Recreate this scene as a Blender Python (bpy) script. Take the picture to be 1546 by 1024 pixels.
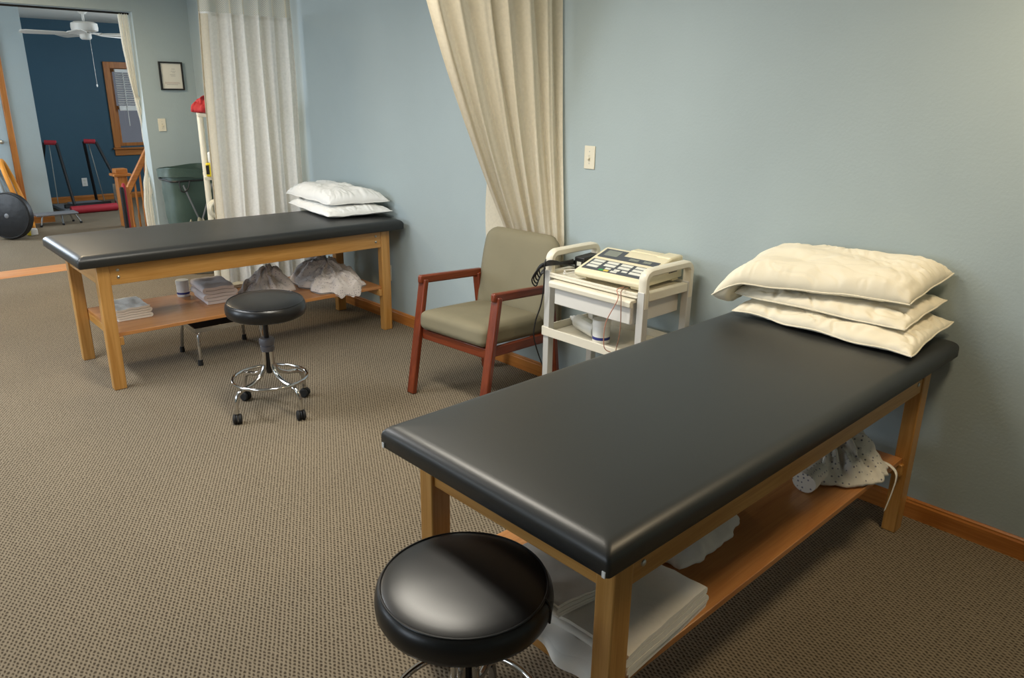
import bpy, bmesh, math, random
from mathutils import Vector, Matrix, noise

# ------------------------------------------------------------------ scene, camera, world, large lights
for o in list(bpy.data.objects): bpy.data.objects.remove(o)
scene = bpy.context.scene
COL = scene.collection
R = math.radians

F_PX, W_PX = 1142.0, 1546.0
CAM = Vector((-2.99, -0.4043, 1.5964))
YAW, PITCH, ROLL = R(43.5074), R(18.246), R(0.8812)
fw = Vector((math.sin(YAW)*math.cos(PITCH), math.cos(YAW)*math.cos(PITCH), -math.sin(PITCH)))
rt = fw.cross(Vector((0, 0, 1))).normalized(); up = rt.cross(fw)
r2 = rt*math.cos(ROLL) + up*math.sin(ROLL); u2 = -rt*math.sin(ROLL) + up*math.cos(ROLL)
cd = bpy.data.cameras.new('camera'); cam = bpy.data.objects.new('camera', cd); COL.objects.link(cam)
cd.sensor_fit = 'HORIZONTAL'; cd.sensor_width = 36.0; cd.lens = F_PX/W_PX*36.0
cd.clip_start = 0.05; cd.clip_end = 100
cam.matrix_world = Matrix(((r2.x, u2.x, -fw.x, CAM.x), (r2.y, u2.y, -fw.y, CAM.y), (r2.z, u2.z, -fw.z, CAM.z), (0, 0, 0, 1)))
scene.camera = cam

world = bpy.data.worlds.new('world'); scene.world = world; world.use_nodes = True
bg = world.node_tree.nodes['Background']; bg.inputs[0].default_value = (0.60, 0.62, 0.72, 1); bg.inputs[1].default_value = 0.22

scene.view_settings.view_transform = 'Standard'; scene.view_settings.look = 'None'
scene.view_settings.gamma = 1.0; scene.view_settings.use_curve_mapping = False
scene.view_settings.exposure = 0.0

def area_light(name, loc, direction, sx, sy, power, col):
    l = bpy.data.lights.new(name, 'AREA'); l.shape = 'RECTANGLE'; l.size = sx; l.size_y = sy; l.energy = power; l.color = col
    o = bpy.data.objects.new(name, l); COL.objects.link(o); o.location = loc
    o.rotation_euler = Vector(direction).to_track_quat('-Z', 'Y').to_euler()
    return o
DAY = (0.80, 0.90, 1.0)
WARM = (1.0, 0.80, 0.52)
# daylight entering through the windows of the rooms (each lamp sits in a window opening)
area_light('daylight_long_wall_a', (-5.28, 1.6, 1.45), (1, 0, -0.15), 1.3, 1.2, 28, DAY)
area_light('daylight_long_wall_b', (-5.28, 4.6, 1.45), (1, 0, -0.15), 1.3, 1.2, 70, DAY)
area_light('daylight_far_right', (2.27, 9.3, 1.5), (-1, 0, -0.15), 1.2, 1.2, 75, DAY)
area_light('daylight_far_back', (-2.65, 10.1, 1.5), (0, -1, -0.1), 1.1, 1.2, 110, DAY)
area_light('daylight_far_left', (-3.47, 8.75, 1.45), (1, 0, -0.15), 1.5, 1.3, 50, DAY)

# room measures
ROOM_X, ROOM_Y0, PART_Y, CEIL = -5.2, -2.6, 7.15, 2.45
PART_T = 0.14
FAR_Y, FAR_X0, FAR_X1, FAR_CEIL = 11.65, -3.4, 2.2, 2.39

# ------------------------------------------------------------------ materials
def lin(c):
    return tuple(((v/255)/12.92 if v/255 <= 0.04045 else ((v/255+0.055)/1.055)**2.4) for v in c)
MATS = {}
class NT:
    def __init__(s, name):
        s.m = bpy.data.materials.new(name); s.m.use_nodes = True; s.t = s.m.node_tree; s.n = s.t.nodes
        s.b = s.n['Principled BSDF']; s.out = s.n['Material Output']; MATS[name] = s.m
    def add(s, typ, **kw):
        nd = s.n.new(typ)
        for k, v in kw.items():
            if k.startswith('i_'):
                key = k[2:]; key = int(key) if key.isdigit() else key.replace('_', ' ')
                nd.inputs[key].default_value = v
            else: setattr(nd, k, v)
        return nd
    def link(s, a, b): s.t.links.new(a, b)
    def coords(s, scale=(1, 1, 1), rot=(0, 0, 0), rand=False):
        tc = s.add('ShaderNodeTexCoord'); mp = s.add('ShaderNodeMapping')
        mp.inputs['Scale'].default_value = scale; mp.inputs['Rotation'].default_value = rot
        src = tc.outputs['Object']
        if rand:
            oi = s.add('ShaderNodeObjectInfo'); ad = s.add('ShaderNodeVectorMath', operation='ADD')
            ml = s.add('ShaderNodeVectorMath', operation='SCALE'); ml.inputs[3].default_value = 37.0
            cb = s.add('ShaderNodeCombineXYZ')
            s.link(oi.outputs['Random'], cb.inputs[0]); s.link(oi.outputs['Random'], cb.inputs[1]); s.link(oi.outputs['Random'], cb.inputs[2])
            s.link(cb.outputs[0], ml.inputs[0]); s.link(src, ad.inputs[0]); s.link(ml.outputs[0], ad.inputs[1]); src = ad.outputs[0]
        s.link(src, mp.inputs['Vector']); return mp.outputs[0]
    def ramp(s, fac, stops):
        r = s.add('ShaderNodeValToRGB'); e = r.color_ramp.elements
        e[0].position = stops[0][0]; e[0].color = (*stops[0][1], 1); e[1].position = stops[-1][0]; e[1].color = (*stops[-1][1], 1)
        for p, c in stops[1:-1]:
            x = e.new(p); x.color = (*c, 1)
        s.link(fac, r.inputs[0]); return r.outputs[0]
    def bump(s, h, strength, dist=0.01):
        b = s.add('ShaderNodeBump'); b.inputs['Strength'].default_value = strength; b.inputs['Distance'].default_value = dist
        s.link(h, b.inputs['Height']); s.link(b.outputs[0], s.b.inputs['Normal'])

def plain(name, col, rough=0.5, metal=0.0, spec=0.5, bump=None, var=0.0, sheen=0.0, emit=None):
    if name in MATS: return MATS[name]
    s = NT(name); c = lin(col)
    s.b.inputs['Base Color'].default_value = (*c, 1); s.b.inputs['Roughness'].default_value = rough
    s.b.inputs['Metallic'].default_value = metal; s.b.inputs['Specular IOR Level'].default_value = spec
    if sheen: s.b.inputs['Sheen Weight'].default_value = sheen
    if emit: s.b.inputs['Emission Color'].default_value = (*lin(emit[0]), 1); s.b.inputs['Emission Strength'].default_value = emit[1]
    if bump or var:
        v = s.coords((1, 1, 1), rand=True)
        nz = s.add('ShaderNodeTexNoise'); nz.inputs['Scale'].default_value = bump[0] if bump else 20; nz.inputs['Detail'].default_value = 3
        s.link(v, nz.inputs['Vector'])
        if bump: s.bump(nz.outputs['Fac'], bump[1], bump[2] if len(bump) > 2 else 0.002)
        if var:
            n2 = s.add('ShaderNodeTexNoise'); n2.inputs['Scale'].default_value = 5; n2.inputs['Detail'].default_value = 4; s.link(v, n2.inputs['Vector'])
            s.link(s.ramp(n2.outputs['Fac'], [(0.3, tuple(x*(1-var) for x in c)), (0.7, tuple(min(1, x*(1+var)) for x in c))]), s.b.inputs['Base Color'])
    return s.m

def wood(name, c1, c2, axis, rough=0.35):
    if name in MATS: return MATS[name]
    s = NT(name); sc = [22, 22, 22]; sc[axis] = 1.3
    v = s.coords(tuple(sc), rand=True)
    n = s.add('ShaderNodeTexNoise'); n.inputs['Scale'].default_value = 1.6; n.inputs['Detail'].default_value = 5; n.inputs['Distortion'].default_value = 0.8
    s.link(v, n.inputs['Vector'])
    sc2 = [120, 120, 120]; sc2[axis] = 4
    v2 = s.coords(tuple(sc2), rand=True); n2 = s.add('ShaderNodeTexNoise'); n2.inputs['Scale'].default_value = 1.5; n2.inputs['Detail'].default_value = 3
    s.link(v2, n2.inputs['Vector'])
    mx = s.add('ShaderNodeMix', data_type='FLOAT'); mx.inputs[0].default_value = 0.35
    s.link(n.outputs['Fac'], mx.inputs[2]); s.link(n2.outputs['Fac'], mx.inputs[3])
    s.link(s.ramp(mx.outputs[0], [(0.33, lin(c2)), (0.62, lin(c1))]), s.b.inputs['Base Color'])
    s.b.inputs['Roughness'].default_value = rough; s.b.inputs['Coat Weight'].default_value = 0.15; s.b.inputs['Coat Roughness'].default_value = 0.25
    s.bump(n2.outputs['Fac'], 0.12, 0.001)
    return s.m

TABLE_C = ((200, 150, 84), (172, 120, 54))
OAK = [wood('table_wood_%s' % 'xyz'[i], *TABLE_C, i) for i in range(3)]
TRIM = [wood('trim_wood_%s' % 'xyz'[i], (190, 122, 56), (158, 92, 34), i) for i in range(3)]
CHERRY = [wood('cherry_wood_%s' % 'xyz'[i], (128, 58, 30), (94, 36, 16), i, 0.3) for i in range(3)]
STAIRW = [wood('stair_wood_%s' % 'xyz'[i], (200, 128, 58), (165, 96, 38), i, 0.35) for i in range(3)]
SHELFW = wood('shelf_plywood', (196, 138, 82), (170, 110, 60), 0, 0.28)

def wall_paint(name, col, bump=0.25):
    s = NT(name); c = lin(col); v = s.coords((1, 1, 1))
    n = s.add('ShaderNodeTexNoise'); n.inputs['Scale'].default_value = 90; n.inputs['Detail'].default_value = 4; s.link(v, n.inputs['Vector'])
    n2 = s.add('ShaderNodeTexNoise'); n2.inputs['Scale'].default_value = 2.0; n2.inputs['Detail'].default_value = 4; s.link(v, n2.inputs['Vector'])
    s.link(s.ramp(n2.outputs['Fac'], [(0.3, tuple(x*0.97 for x in c)), (0.7, tuple(x*1.02 for x in c))]), s.b.inputs['Base Color'])
    s.b.inputs['Roughness'].default_value = 0.6; s.b.inputs['Specular IOR Level'].default_value = 0.3
    s.bump(n.outputs['Fac'], bump, 0.003); return s.m
BLUE_GREY = wall_paint('blue_grey_wall_paint', (168, 181, 183))
DARK_BLUE = wall_paint('dark_blue_wall_paint', (60, 92, 110))
CEIL_M = wall_paint('white_ceiling_paint', (226, 224, 216), 0.6)

def carpet(name, clight, cdark):
    s = NT(name); tc = s.add('ShaderNodeTexCoord'); A = R(29.5)
    wob = s.add('ShaderNodeTexNoise'); wob.inputs['Scale'].default_value = 55; wob.inputs['Detail'].default_value = 2; s.link(tc.outputs['Object'], wob.inputs['Vector'])
    def dot(vec):
        d = s.add('ShaderNodeVectorMath', operation='DOT_PRODUCT'); d.inputs[1].default_value = vec; s.link(tc.outputs['Object'], d.inputs[0]); return d.outputs['Value']
    def mth(op, a, b=None):
        m = s.add('ShaderNodeMath', operation=op)
        for i, x in enumerate((a, b)):
            if x is None: continue
            if isinstance(x, (int, float)): m.inputs[i].default_value = x
            else: s.link(x, m.inputs[i])
        return m.outputs[0]
    w = mth('MULTIPLY', mth('SUBTRACT', wob.outputs['Fac'], 0.5), 4.2)
    ku, kv = 2*math.pi/0.0125, 2*math.pi/0.0150
    u = mth('ADD', mth('MULTIPLY', dot((math.cos(A), -math.sin(A), 0)), ku), w)
    v = mth('ADD', mth('MULTIPLY', dot((math.sin(A), math.cos(A), 0)), kv), mth('ADD', mth('MULTIPLY', u, 0.55), w))
    gap = mth('ADD', mth('MULTIPLY', mth('COSINE', u), -0.5), 0.5)
    dash = mth('ADD', mth('MULTIPLY', mth('COSINE', v), 0.5), 0.5)
    d = mth('ADD', mth('MULTIPLY', gap, mth('ADD', mth('MULTIPLY', dash, 0.85), 0.15)), mth('MULTIPLY', w, 0.10))
    fine = s.add('ShaderNodeTexNoise'); fine.inputs['Scale'].default_value = 380; fine.inputs['Detail'].default_value = 2; s.link(tc.outputs['Object'], fine.inputs['Vector'])
    d2 = mth('ADD', d, mth('MULTIPLY', mth('SUBTRACT', fine.outputs['Fac'], 0.5), 0.5))
    col = s.ramp(d2, [(0.05, lin(clight)), (0.75, lin(cdark))])
    big = s.add('ShaderNodeTexNoise'); big.inputs['Scale'].default_value = 1.3; big.inputs['Detail'].default_value = 5; s.link(tc.outputs['Object'], big.inputs['Vector'])
    m2 = s.add('ShaderNodeMix', data_type='RGBA', blend_type='MULTIPLY'); m2.inputs[0].default_value = 1.0
    s.link(col, m2.inputs[6]); s.link(s.ramp(big.outputs['Fac'], [(0.3, (0.92, 0.92, 0.92)), (0.7, (1.05, 1.05, 1.05))]), m2.inputs[7])
    s.link(m2.outputs[2], s.b.inputs['Base Color'])
    s.b.inputs['Roughness'].default_value = 0.95; s.b.inputs['Specular IOR Level'].default_value = 0.1
    s.bump(mth('SUBTRACT', 1.0, d2), 0.5, 0.004); return s.m
CARPET = carpet('brown_loop_carpet', (138, 126, 107), (72, 62, 50))

VINYL = plain('black_vinyl', (40, 41, 40), 0.40, bump=(260, 0.10, 0.001))
VINYL2 = plain('black_stool_vinyl', (24, 24, 25), 0.34, bump=(200, 0.06, 0.001))
CHROME = plain('chrome', (205, 205, 205), 0.12, 1.0)
STEEL = plain('bolt_steel', (190, 190, 185), 0.3, 1.0)
BLACKP = plain('black_plastic', (24, 24, 25), 0.45)
BLACKR = plain('black_rubber', (20, 20, 21), 0.7)
GREYP = plain('grey_plastic_collar', (98, 97, 104), 0.45)
IVORY = plain('ivory_plastic', (226, 219, 198), 0.4)
CREAMP = plain('cream_cart_plastic', (230, 224, 206), 0.35)
CARTLEG = plain('cart_post_metal', (206, 205, 200), 0.42, 0.15)
MACH = plain('cream_machine_plastic', (232, 222, 190), 0.38)
PANEL = plain('slate_overlay', (74, 78, 84), 0.4)
KEYW = plain('pale_keys', (222, 222, 212), 0.45)
LCD = plain('grey_lcd', (128, 132, 122), 0.15)
WHITEP = plain('white_plastic', (236, 236, 232), 0.4)
PILLOW_W = plain('white_pillow_cotton', (240, 239, 234), 0.85, sheen=0.2, bump=(40, 0.15, 0.004))
PILLOW_C = plain('cream_pillow_cotton', (236, 228, 206), 0.85, sheen=0.2, bump=(40, 0.15, 0.004))
LINEN = plain('white_linen', (240, 236, 228), 0.9, bump=(60, 0.3, 0.004), var=0.05)
LINEN_G = plain('grey_white_linen', (222, 212, 210), 0.9, bump=(50, 0.3, 0.004), var=0.08)
TAUPE = plain('taupe_upholstery', (128, 121, 98), 0.85, bump=(420, 0.4, 0.001), var=0.05)
BLUEBAND = plain('navy_band', (38, 48, 128), 0.5)
RED = plain('red_cloth', (170, 34, 40), 0.8, bump=(60, 0.3, 0.004))
YELLOW = plain('yellow_plastic', (226, 200, 30), 0.5)
ORANGE = plain('orange_plastic', (216, 140, 40), 0.5)
GREEN = plain('dark_green_nylon', (62, 82, 74), 0.6, bump=(90, 0.4, 0.003), var=0.12)
FAN_W = plain('white_fan_enamel', (215, 212, 204), 0.4)
PAPER = plain('white_paper', (224, 220, 208), 0.6)
INK = plain('grey_ink', (150, 145, 140), 0.7)
INKR = plain('red_brown_ink', (176, 140, 128), 0.7)
BLACKF = plain('black_frame_wood', (22, 20, 20), 0.35)
DARKMETAL = plain('black_metal_bar', (30, 30, 32), 0.35, 0.3)
REDFOAM = plain('red_foam', (176, 42, 56), 0.6)
GREYM = plain('grey_platform', (120, 122, 126), 0.6)
BLUEP = plain('blue_plastic', (40, 70, 130), 0.5)
PINKW = plain('pink_wire', (196, 140, 120), 0.4)
LAMPG = plain('lamp_glass', (255, 240, 214), 0.5, emit=((255, 216, 160), 2.2))

def dotted(name, base, dot, scale=46, size=0.22):
    s = NT(name); v = s.coords((scale,)*3)
    vo = s.add('ShaderNodeTexVoronoi', feature='F1'); vo.inputs['Randomness'].default_value = 0.35; vo.inputs['Scale'].default_value = 1
    s.link(v, vo.inputs['Vector'])
    s.link(s.ramp(vo.outputs['Distance'], [(size, lin(dot)), (size+0.08, lin(base))]), s.b.inputs['Base Color'])
    s.b.inputs['Roughness'].default_value = 0.9
    n = s.add('ShaderNodeTexNoise'); n.inputs['Scale'].default_value = 1.2; s.link(v, n.inputs['Vector']); s.bump(n.outputs['Fac'], 0.25, 0.004)
    return s.m
GOWN = dotted('dotted_gown_cotton', (222, 217, 206), (120, 120, 130), 62, 0.17)
GOWN2 = dotted('printed_gown_cotton', (224, 215, 210), (158, 146, 154), 60, 0.16)

def curtain_cloth(name, col, trans=0.25):
    s = NT(name); c = lin(col); v = s.coords((1, 1, 1))
    w = s.add('ShaderNodeTexNoise'); w.inputs['Scale'].default_value = 60; w.inputs['Detail'].default_value = 3; s.link(v, w.inputs['Vector'])
    s.link(s.ramp(w.outputs['Fac'], [(0.3, tuple(x*0.93 for x in c)), (0.7, tuple(min(1, x*1.04) for x in c))]), s.b.inputs['Base Color'])
    s.b.inputs['Roughness'].default_value = 0.9; s.b.inputs['Specular IOR Level'].default_value = 0.15
    s.bump(w.outputs['Fac'], 0.2, 0.003)
    tr = s.add('ShaderNodeBsdfTranslucent'); tr.inputs[0].default_value = (*c, 1)
    mx = s.add('ShaderNodeMixShader'); mx.inputs[0].default_value = trans
    s.link(s.b.outputs[0], mx.inputs[1]); s.link(tr.outputs[0], mx.inputs[2]); s.link(mx.outputs[0], s.out.inputs[0]); return s.m
CURTAIN = curtain_cloth('cream_curtain_cloth', (232, 222, 200))
CURTAIN_W = curtain_cloth('ivory_curtain_cloth', (246, 244, 237), 0.12)
SHEER = curtain_cloth('sheer_curtain_cloth', (242, 238, 226), 0.45)

def net(name, col):
    s = NT(name); s.b.inputs['Base Color'].default_value = (*lin(col), 1); s.b.inputs['Roughness'].default_value = 0.9
    uv = s.add('ShaderNodeUVMap'); mp = s.add('ShaderNodeMapping'); mp.inputs['Scale'].default_value = (1, 1, 1); mp.inputs['Rotation'].default_value = (0, 0, R(45))
    s.link(uv.outputs[0], mp.inputs[0]); sx = s.add('ShaderNodeSeparateXYZ'); s.link(mp.outputs[0], sx.inputs[0])
    fr = []
    for k in range(2):
        m = s.add('ShaderNodeMath', operation='FRACT'); m0 = s.add('ShaderNodeMath', operation='MULTIPLY'); m0.inputs[1].default_value = 105
        s.link(sx.outputs[k], m0.inputs[0]); s.link(m0.outputs[0], m.inputs[0])
        g = s.add('ShaderNodeMath', operation='GREATER_THAN'); g.inputs[1].default_value = 0.42; s.link(m.outputs[0], g.inputs[0]); fr.append(g)
    a = s.add('ShaderNodeMath', operation='MULTIPLY'); s.link(fr[0].outputs[0], a.inputs[0]); s.link(fr[1].outputs[0], a.inputs[1])
    tr = s.add('ShaderNodeBsdfTransparent'); mx = s.add('ShaderNodeMixShader')
    s.link(a.outputs[0], mx.inputs[0]); s.link(s.b.outputs[0], mx.inputs[1]); s.link(tr.outputs[0], mx.inputs[2]); s.link(mx.outputs[0], s.out.inputs[0]); return s.m
NET = net('curtain_netting', (226, 218, 196))

def glass():
    s = NT('window_glass'); s.n.remove(s.b)
    tr = s.add('ShaderNodeBsdfTransparent'); tr.inputs[0].default_value = (0.94, 0.96, 0.97, 1)
    gl = s.add('ShaderNodeBsdfGlossy'); gl.inputs['Roughness'].default_value = 0.03
    fr = s.add('ShaderNodeFresnel'); fr.inputs[0].default_value = 1.45; mx = s.add('ShaderNodeMixShader')
    s.link(fr.outputs[0], mx.inputs[0]); s.link(tr.outputs[0], mx.inputs[1]); s.link(gl.outputs[0], mx.inputs[2]); s.link(mx.outputs[0], s.out.inputs[0]); return s.m
GLASS = glass()

# ------------------------------------------------------------------ mesh helpers
class MB:
    def __init__(s): s.v = []; s.f = []; s.uv = None
    def quadgrid(s, fn, nu, nv, closed_u=False, flip=False):
        b = len(s.v); cu = nu if closed_u else nu+1
        for j in range(nv+1):
            for i in range(cu): s.v.append(tuple(fn(i/nu, j/nv)))
        for j in range(nv):
            for i in range(nu):
                a = b+j*cu+i; c = b+j*cu+(i+1) % cu; d = b+(j+1)*cu+(i+1) % cu; e = b+(j+1)*cu+i
                s.f.append((a, c, d, e) if not flip else (a, e, d, c))
        return s
    def box(s, x0, x1, y0, y1, z0, z1, M=None):
        b = len(s.v)
        P = [(x0, y0, z0), (x1, y0, z0), (x1, y1, z0), (x0, y1, z0), (x0, y0, z1), (x1, y0, z1), (x1, y1, z1), (x0, y1, z1)]
        if M is not None: P = [tuple(M @ Vector(p)) for p in P]
        s.v += P
        for f in ((0, 3, 2, 1), (4, 5, 6, 7), (0, 1, 5, 4), (1, 2, 6, 5), (2, 3, 7, 6), (3, 0, 4, 7)): s.f.append(tuple(b+i for i in f))
        return s
    def beam(s, a, b_, w, h, upv=(0, 0, 1)):
        a = Vector(a); b_ = Vector(b_); d = (b_-a); L = d.length; d.normalize()
        sd = d.cross(Vector(upv))
        if sd.length < 1e-4: sd = d.cross(Vector((0, 1, 0)))
        sd.normalize(); u = sd.cross(d)
        M = Matrix(((d.x, sd.x, u.x, a.x), (d.y, sd.y, u.y, a.y), (d.z, sd.z, u.z, a.z), (0, 0, 0, 1)))
        return s.box(0, L, -w/2, w/2, -h/2, h/2, M)
    def tube(s, path, r, n=10, closed=False, cap=True):
        P = [Vector(p) for p in path]; m = len(P); b = len(s.v)
        rr = r if isinstance(r, (list, tuple)) else [r]*m
        t0 = None; nrm = None
        for i in range(m):
            if closed: t = P[(i+1) % m]-P[i-1]
            else: t = P[min(i+1, m-1)]-P[max(i-1, 0)]
            t.normalize()
            if nrm is None:
                nrm = t.orthogonal().normalized()
            else:
                nrm = (nrm - t*nrm.dot(t)).normalized()
            bn = t.cross(nrm)
            for k in range(n):
                a = 2*math.pi*k/n; q = P[i]+(nrm*math.cos(a)+bn*math.sin(a))*rr[i]; s.v.append(tuple(q))
        for i in range(m if closed else m-1):
            for k in range(n):
                i2 = (i+1) % m
                s.f.append((b+i*n+k, b+i*n+(k+1) % n, b+i2*n+(k+1) % n, b+i2*n+k))
        if cap and not closed:
            s.f.append(tuple(b+k for k in range(n))[::-1]); s.f.append(tuple(b+(m-1)*n+k for k in range(n)))
        return s
    def lathe(s, prof, n=32, c=(0, 0, 0), M=None, jitter=None):
        b = len(s.v)
        for (r, z) in prof:
            for k in range(n):
                a = 2*math.pi*k/n; p = Vector((r*math.cos(a), r*math.sin(a), z))
                if jitter: p = jitter(p)
                p = (M @ p) if M is not None else p
                s.v.append((p.x+c[0], p.y+c[1], p.z+c[2]))
        for i in range(len(prof)-1):
            for k in range(n): s.f.append((b+i*n+k, b+i*n+(k+1) % n, b+(i+1)*n+(k+1) % n, b+(i+1)*n+k))
        s.f.append(tuple(b+k for k in range(n))[::-1]); s.f.append(tuple(b+(len(prof)-1)*n+k for k in range(n)))
        return s
    def prism(s, poly, y0, y1, axis=1):
        b = len(s.v); n = len(poly)
        for y in (y0, y1):
            for (p, q) in poly:
                s.v.append({0: (y, p, q), 1: (p, y, q), 2: (p, q, y)}[axis])
        s.f.append(tuple(b+i for i in range(n))); s.f.append(tuple(b+n+i for i in range(n))[::-1])
        for i in range(n): s.f.append((b+i, b+n+i, b+n+(i+1) % n, b+(i+1) % n))
        return s
    def build(s, name, mat, parent=None, loc=None, smooth=True, angle=35, bevel=0, seg=2, subsurf=0, solid=0):
        me = bpy.data.meshes.new(name); me.from_pydata(s.v, [], s.f)
        bm = bmesh.new(); bm.from_mesh(me); bmesh.ops.recalc_face_normals(bm, faces=bm.faces); bm.to_mesh(me); bm.free()
        if s.uv:
            uvl = me.uv_layers.new(name='UVMap')
            for lp in me.loops: uvl.data[lp.index].uv = s.uv[lp.vertex_index]
        me.materials.append(mat)
        if smooth:
            for p in me.polygons: p.use_smooth = True
            me.set_sharp_from_angle(angle=R(angle))
        o = bpy.data.objects.new(name, me); COL.objects.link(o)
        if parent: o.parent = parent
        if loc: o.location = loc
        if solid: md = o.modifiers.new('solid', 'SOLIDIFY'); md.thickness = solid; md.offset = 0
        if bevel:
            md = o.modifiers.new('bevel', 'BEVEL'); md.width = bevel; md.segments = seg; md.limit_method = 'ANGLE'; md.angle_limit = R(40); md.harden_normals = False
        if subsurf: md = o.modifiers.new('sub', 'SUBSURF'); md.levels = subsurf; md.render_levels = subsurf
        return o
def tag(o, label, cat, group=None, kind=None):
    o['label'] = label; o['category'] = cat
    if group: o['group'] = group
    if kind: o['kind'] = kind
    return o
def thing(name, label, cat, loc=(0, 0, 0), rotz=0, group=None):
    o = bpy.data.objects.new(name, None); COL.objects.link(o); o.empty_display_size = 0.1
    o.location = loc; o.rotation_euler = (0, 0, rotz); return tag(o, label, cat, group)
def struct(o): o['kind'] = 'structure'; return o
def box(name, mat, d, parent=None, bevel=0, **k):
    return MB().box(*d).build(name, mat, parent, bevel=bevel, **k)
def N(x, y, z, s=1.0): return noise.noise(Vector((x*s, y*s, z*s)))
def smooth01(t): t = max(0, min(1, t)); return t*t*(3-2*t)
def catmull(P, n=8):
    P = [Vector(p) for p in P]; out = []
    for i in range(len(P)-1):
        a = P[max(i-1, 0)]; b = P[i]; c = P[i+1]; d = P[min(i+2, len(P)-1)]
        for k in range(n):
            t = k/n
            out.append(0.5*((2*b)+(c-a)*t+(2*a-5*b+4*c-d)*t*t+(3*b-a-3*c+d)*t**3))
    out.append(P[-1]); return out

# ------------------------------------------------------------------ the room shell
def rects_wall(name, mat, axis, pos, t, u0, u1, z0, z1, holes=()):
    """a wall slab with rectangular holes; axis 0: plane x=pos, axis 1: plane y=pos; slab grows from pos by t"""
    us = sorted({u0, u1, *[h[0] for h in holes], *[h[1] for h in holes]}); zs = sorted({z0, z1, *[h[2] for h in holes], *[h[3] for h in holes]})
    m = MB()
    for i in range(len(us)-1):
        for j in range(len(zs)-1):
            a, b, c, d = us[i], us[i+1], zs[j], zs[j+1]
            if any(h[0] <= a+1e-6 and b-1e-6 <= h[1] and h[2] <= c+1e-6 and d-1e-6 <= h[3] for h in holes): continue
            p0, p1 = sorted((pos, pos+t))
            if axis == 0: m.box(p0, p1, a, b, c, d)
            else: m.box(a, b, p0, p1, c, d)
    o = m.build(name, mat, smooth=False); struct(o); return o

struct(box('floor', CARPET, (ROOM_X-0.1, FAR_X1+0.1, ROOM_Y0-0.1, FAR_Y+0.1, -0.1, 0), smooth=False))
struct(box('ceiling', CEIL_M, (ROOM_X-0.1, 0.12, ROOM_Y0-0.1, PART_Y+PART_T, CEIL, CEIL+0.1), smooth=False))
struct(box('ceiling_far', CEIL_M, (FAR_X0-0.1, FAR_X1+0.1, PART_Y+PART_T, FAR_Y+0.1, FAR_CEIL, FAR_CEIL+0.16), smooth=False))
rects_wall('wall_right', BLUE_GREY, 0, 0.0, 0.12, ROOM_Y0-0.1, PART_Y, 0, CEIL)
WIN_L = [(0.95, 2.25, 0.85, 2.05), (3.95, 5.25, 0.85, 2.05)]
rects_wall('wall_left', BLUE_GREY, 0, ROOM_X, -0.14, ROOM_Y0-0.1, PART_Y+PART_T, 0, CEIL, WIN_L)
rects_wall('wall_front', BLUE_GREY, 1, ROOM_Y0, -0.12, ROOM_X, 0.0, 0, CEIL)
rects_wall('wall_back', BLUE_GREY, 1, PART_Y, PART_T, ROOM_X, 0.12, 0, CEIL, [(-2.6, -0.49, 0, 2.2)])
FW = (0.60, 1.36, 0.74, 1.80)
rects_wall('wall_far', DARK_BLUE, 1, FAR_Y, 0.14, FAR_X0, FAR_X1, 0, FAR_CEIL, [FW])
rects_wall('wall_alcove', BLUE_GREY, 1, 10.03, 0.14, FAR_X0, -0.74, 0, FAR_CEIL, [(-3.2, -2.1, 0.9, 2.1)])
rects_wall('wall_alcove_side', BLUE_GREY, 0, -0.88, 0.14, 10.17, FAR_Y, 0, FAR_CEIL)
rects_wall('wall_far_left', BLUE_GREY, 0, FAR_X0, -0.12, PART_Y+PART_T, FAR_Y, 0, FAR_CEIL, [(8.0, 9.5, 0.8, 2.1)])
rects_wall('wall_far_right', BLUE_GREY, 0, FAR_X1, 0.12, PART_Y+PART_T, FAR_Y, 0, FAR_CEIL, [(8.7, 9.9, 0.9, 2.1)])
rects_wall('wall_far_front', BLUE_GREY, 1, PART_Y+PART_T-0.001, -0.12, 0.12, FAR_X1, 0, FAR_CEIL)

def baseboard(name, a, b, nrm, h=0.082, mat=None):
    """moulded board along floor from a to b, thickness towards nrm"""
    a = Vector((*a, 0)); b = Vector((*b, 0)); n = Vector((*nrm, 0)); m = MB()
    prof = [(0.0, 0), (0.014, 0), (0.014, h*0.78), (0.010, h*0.86), (0.010, h*0.93), (0.004, h), (0, h)]
    for p in (a, b):
        for (t, z) in prof: q = p+n*(t+0.0005); m.v.append((q.x, q.y, z))
    k = len(prof)
    m.f.append(tuple(range(k))); m.f.append(tuple(range(k, 2*k))[::-1])
    for i in range(k): m.f.append((i, k+i, k+(i+1) % k, (i+1) % k))
    return struct(m.build(name, mat, smooth=False))
baseboard('baseboard_right', (0, ROOM_Y0), (0, PART_Y-0.001), (-1, 0), mat=TRIM[1])
baseboard('baseboard_back', (-0.49, PART_Y), (-0.016, PART_Y), (0, -1), mat=TRIM[0])
baseboard('baseboard_far', (-0.73, FAR_Y), (FAR_X1, FAR_Y), (0, -1), mat=TRIM[0])
baseboard('baseboard_alcove', (FAR_X0, 10.03), (-0.74, 10.03), (0, -1), mat=TRIM[0])
baseboard('baseboard_left', (ROOM_X, ROOM_Y0), (ROOM_X, PART_Y), (1, 0), mat=TRIM[1])
struct(MB().prism([(7.13, 0.001), (7.16, 0.010), (7.40, 0.010), (7.43, 0.001)], -2.6, -0.492, axis=0).build('trim_1', wood('threshold_wood', (214, 152, 96), (190, 124, 70), 0, 0.4), smooth=False))
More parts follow.
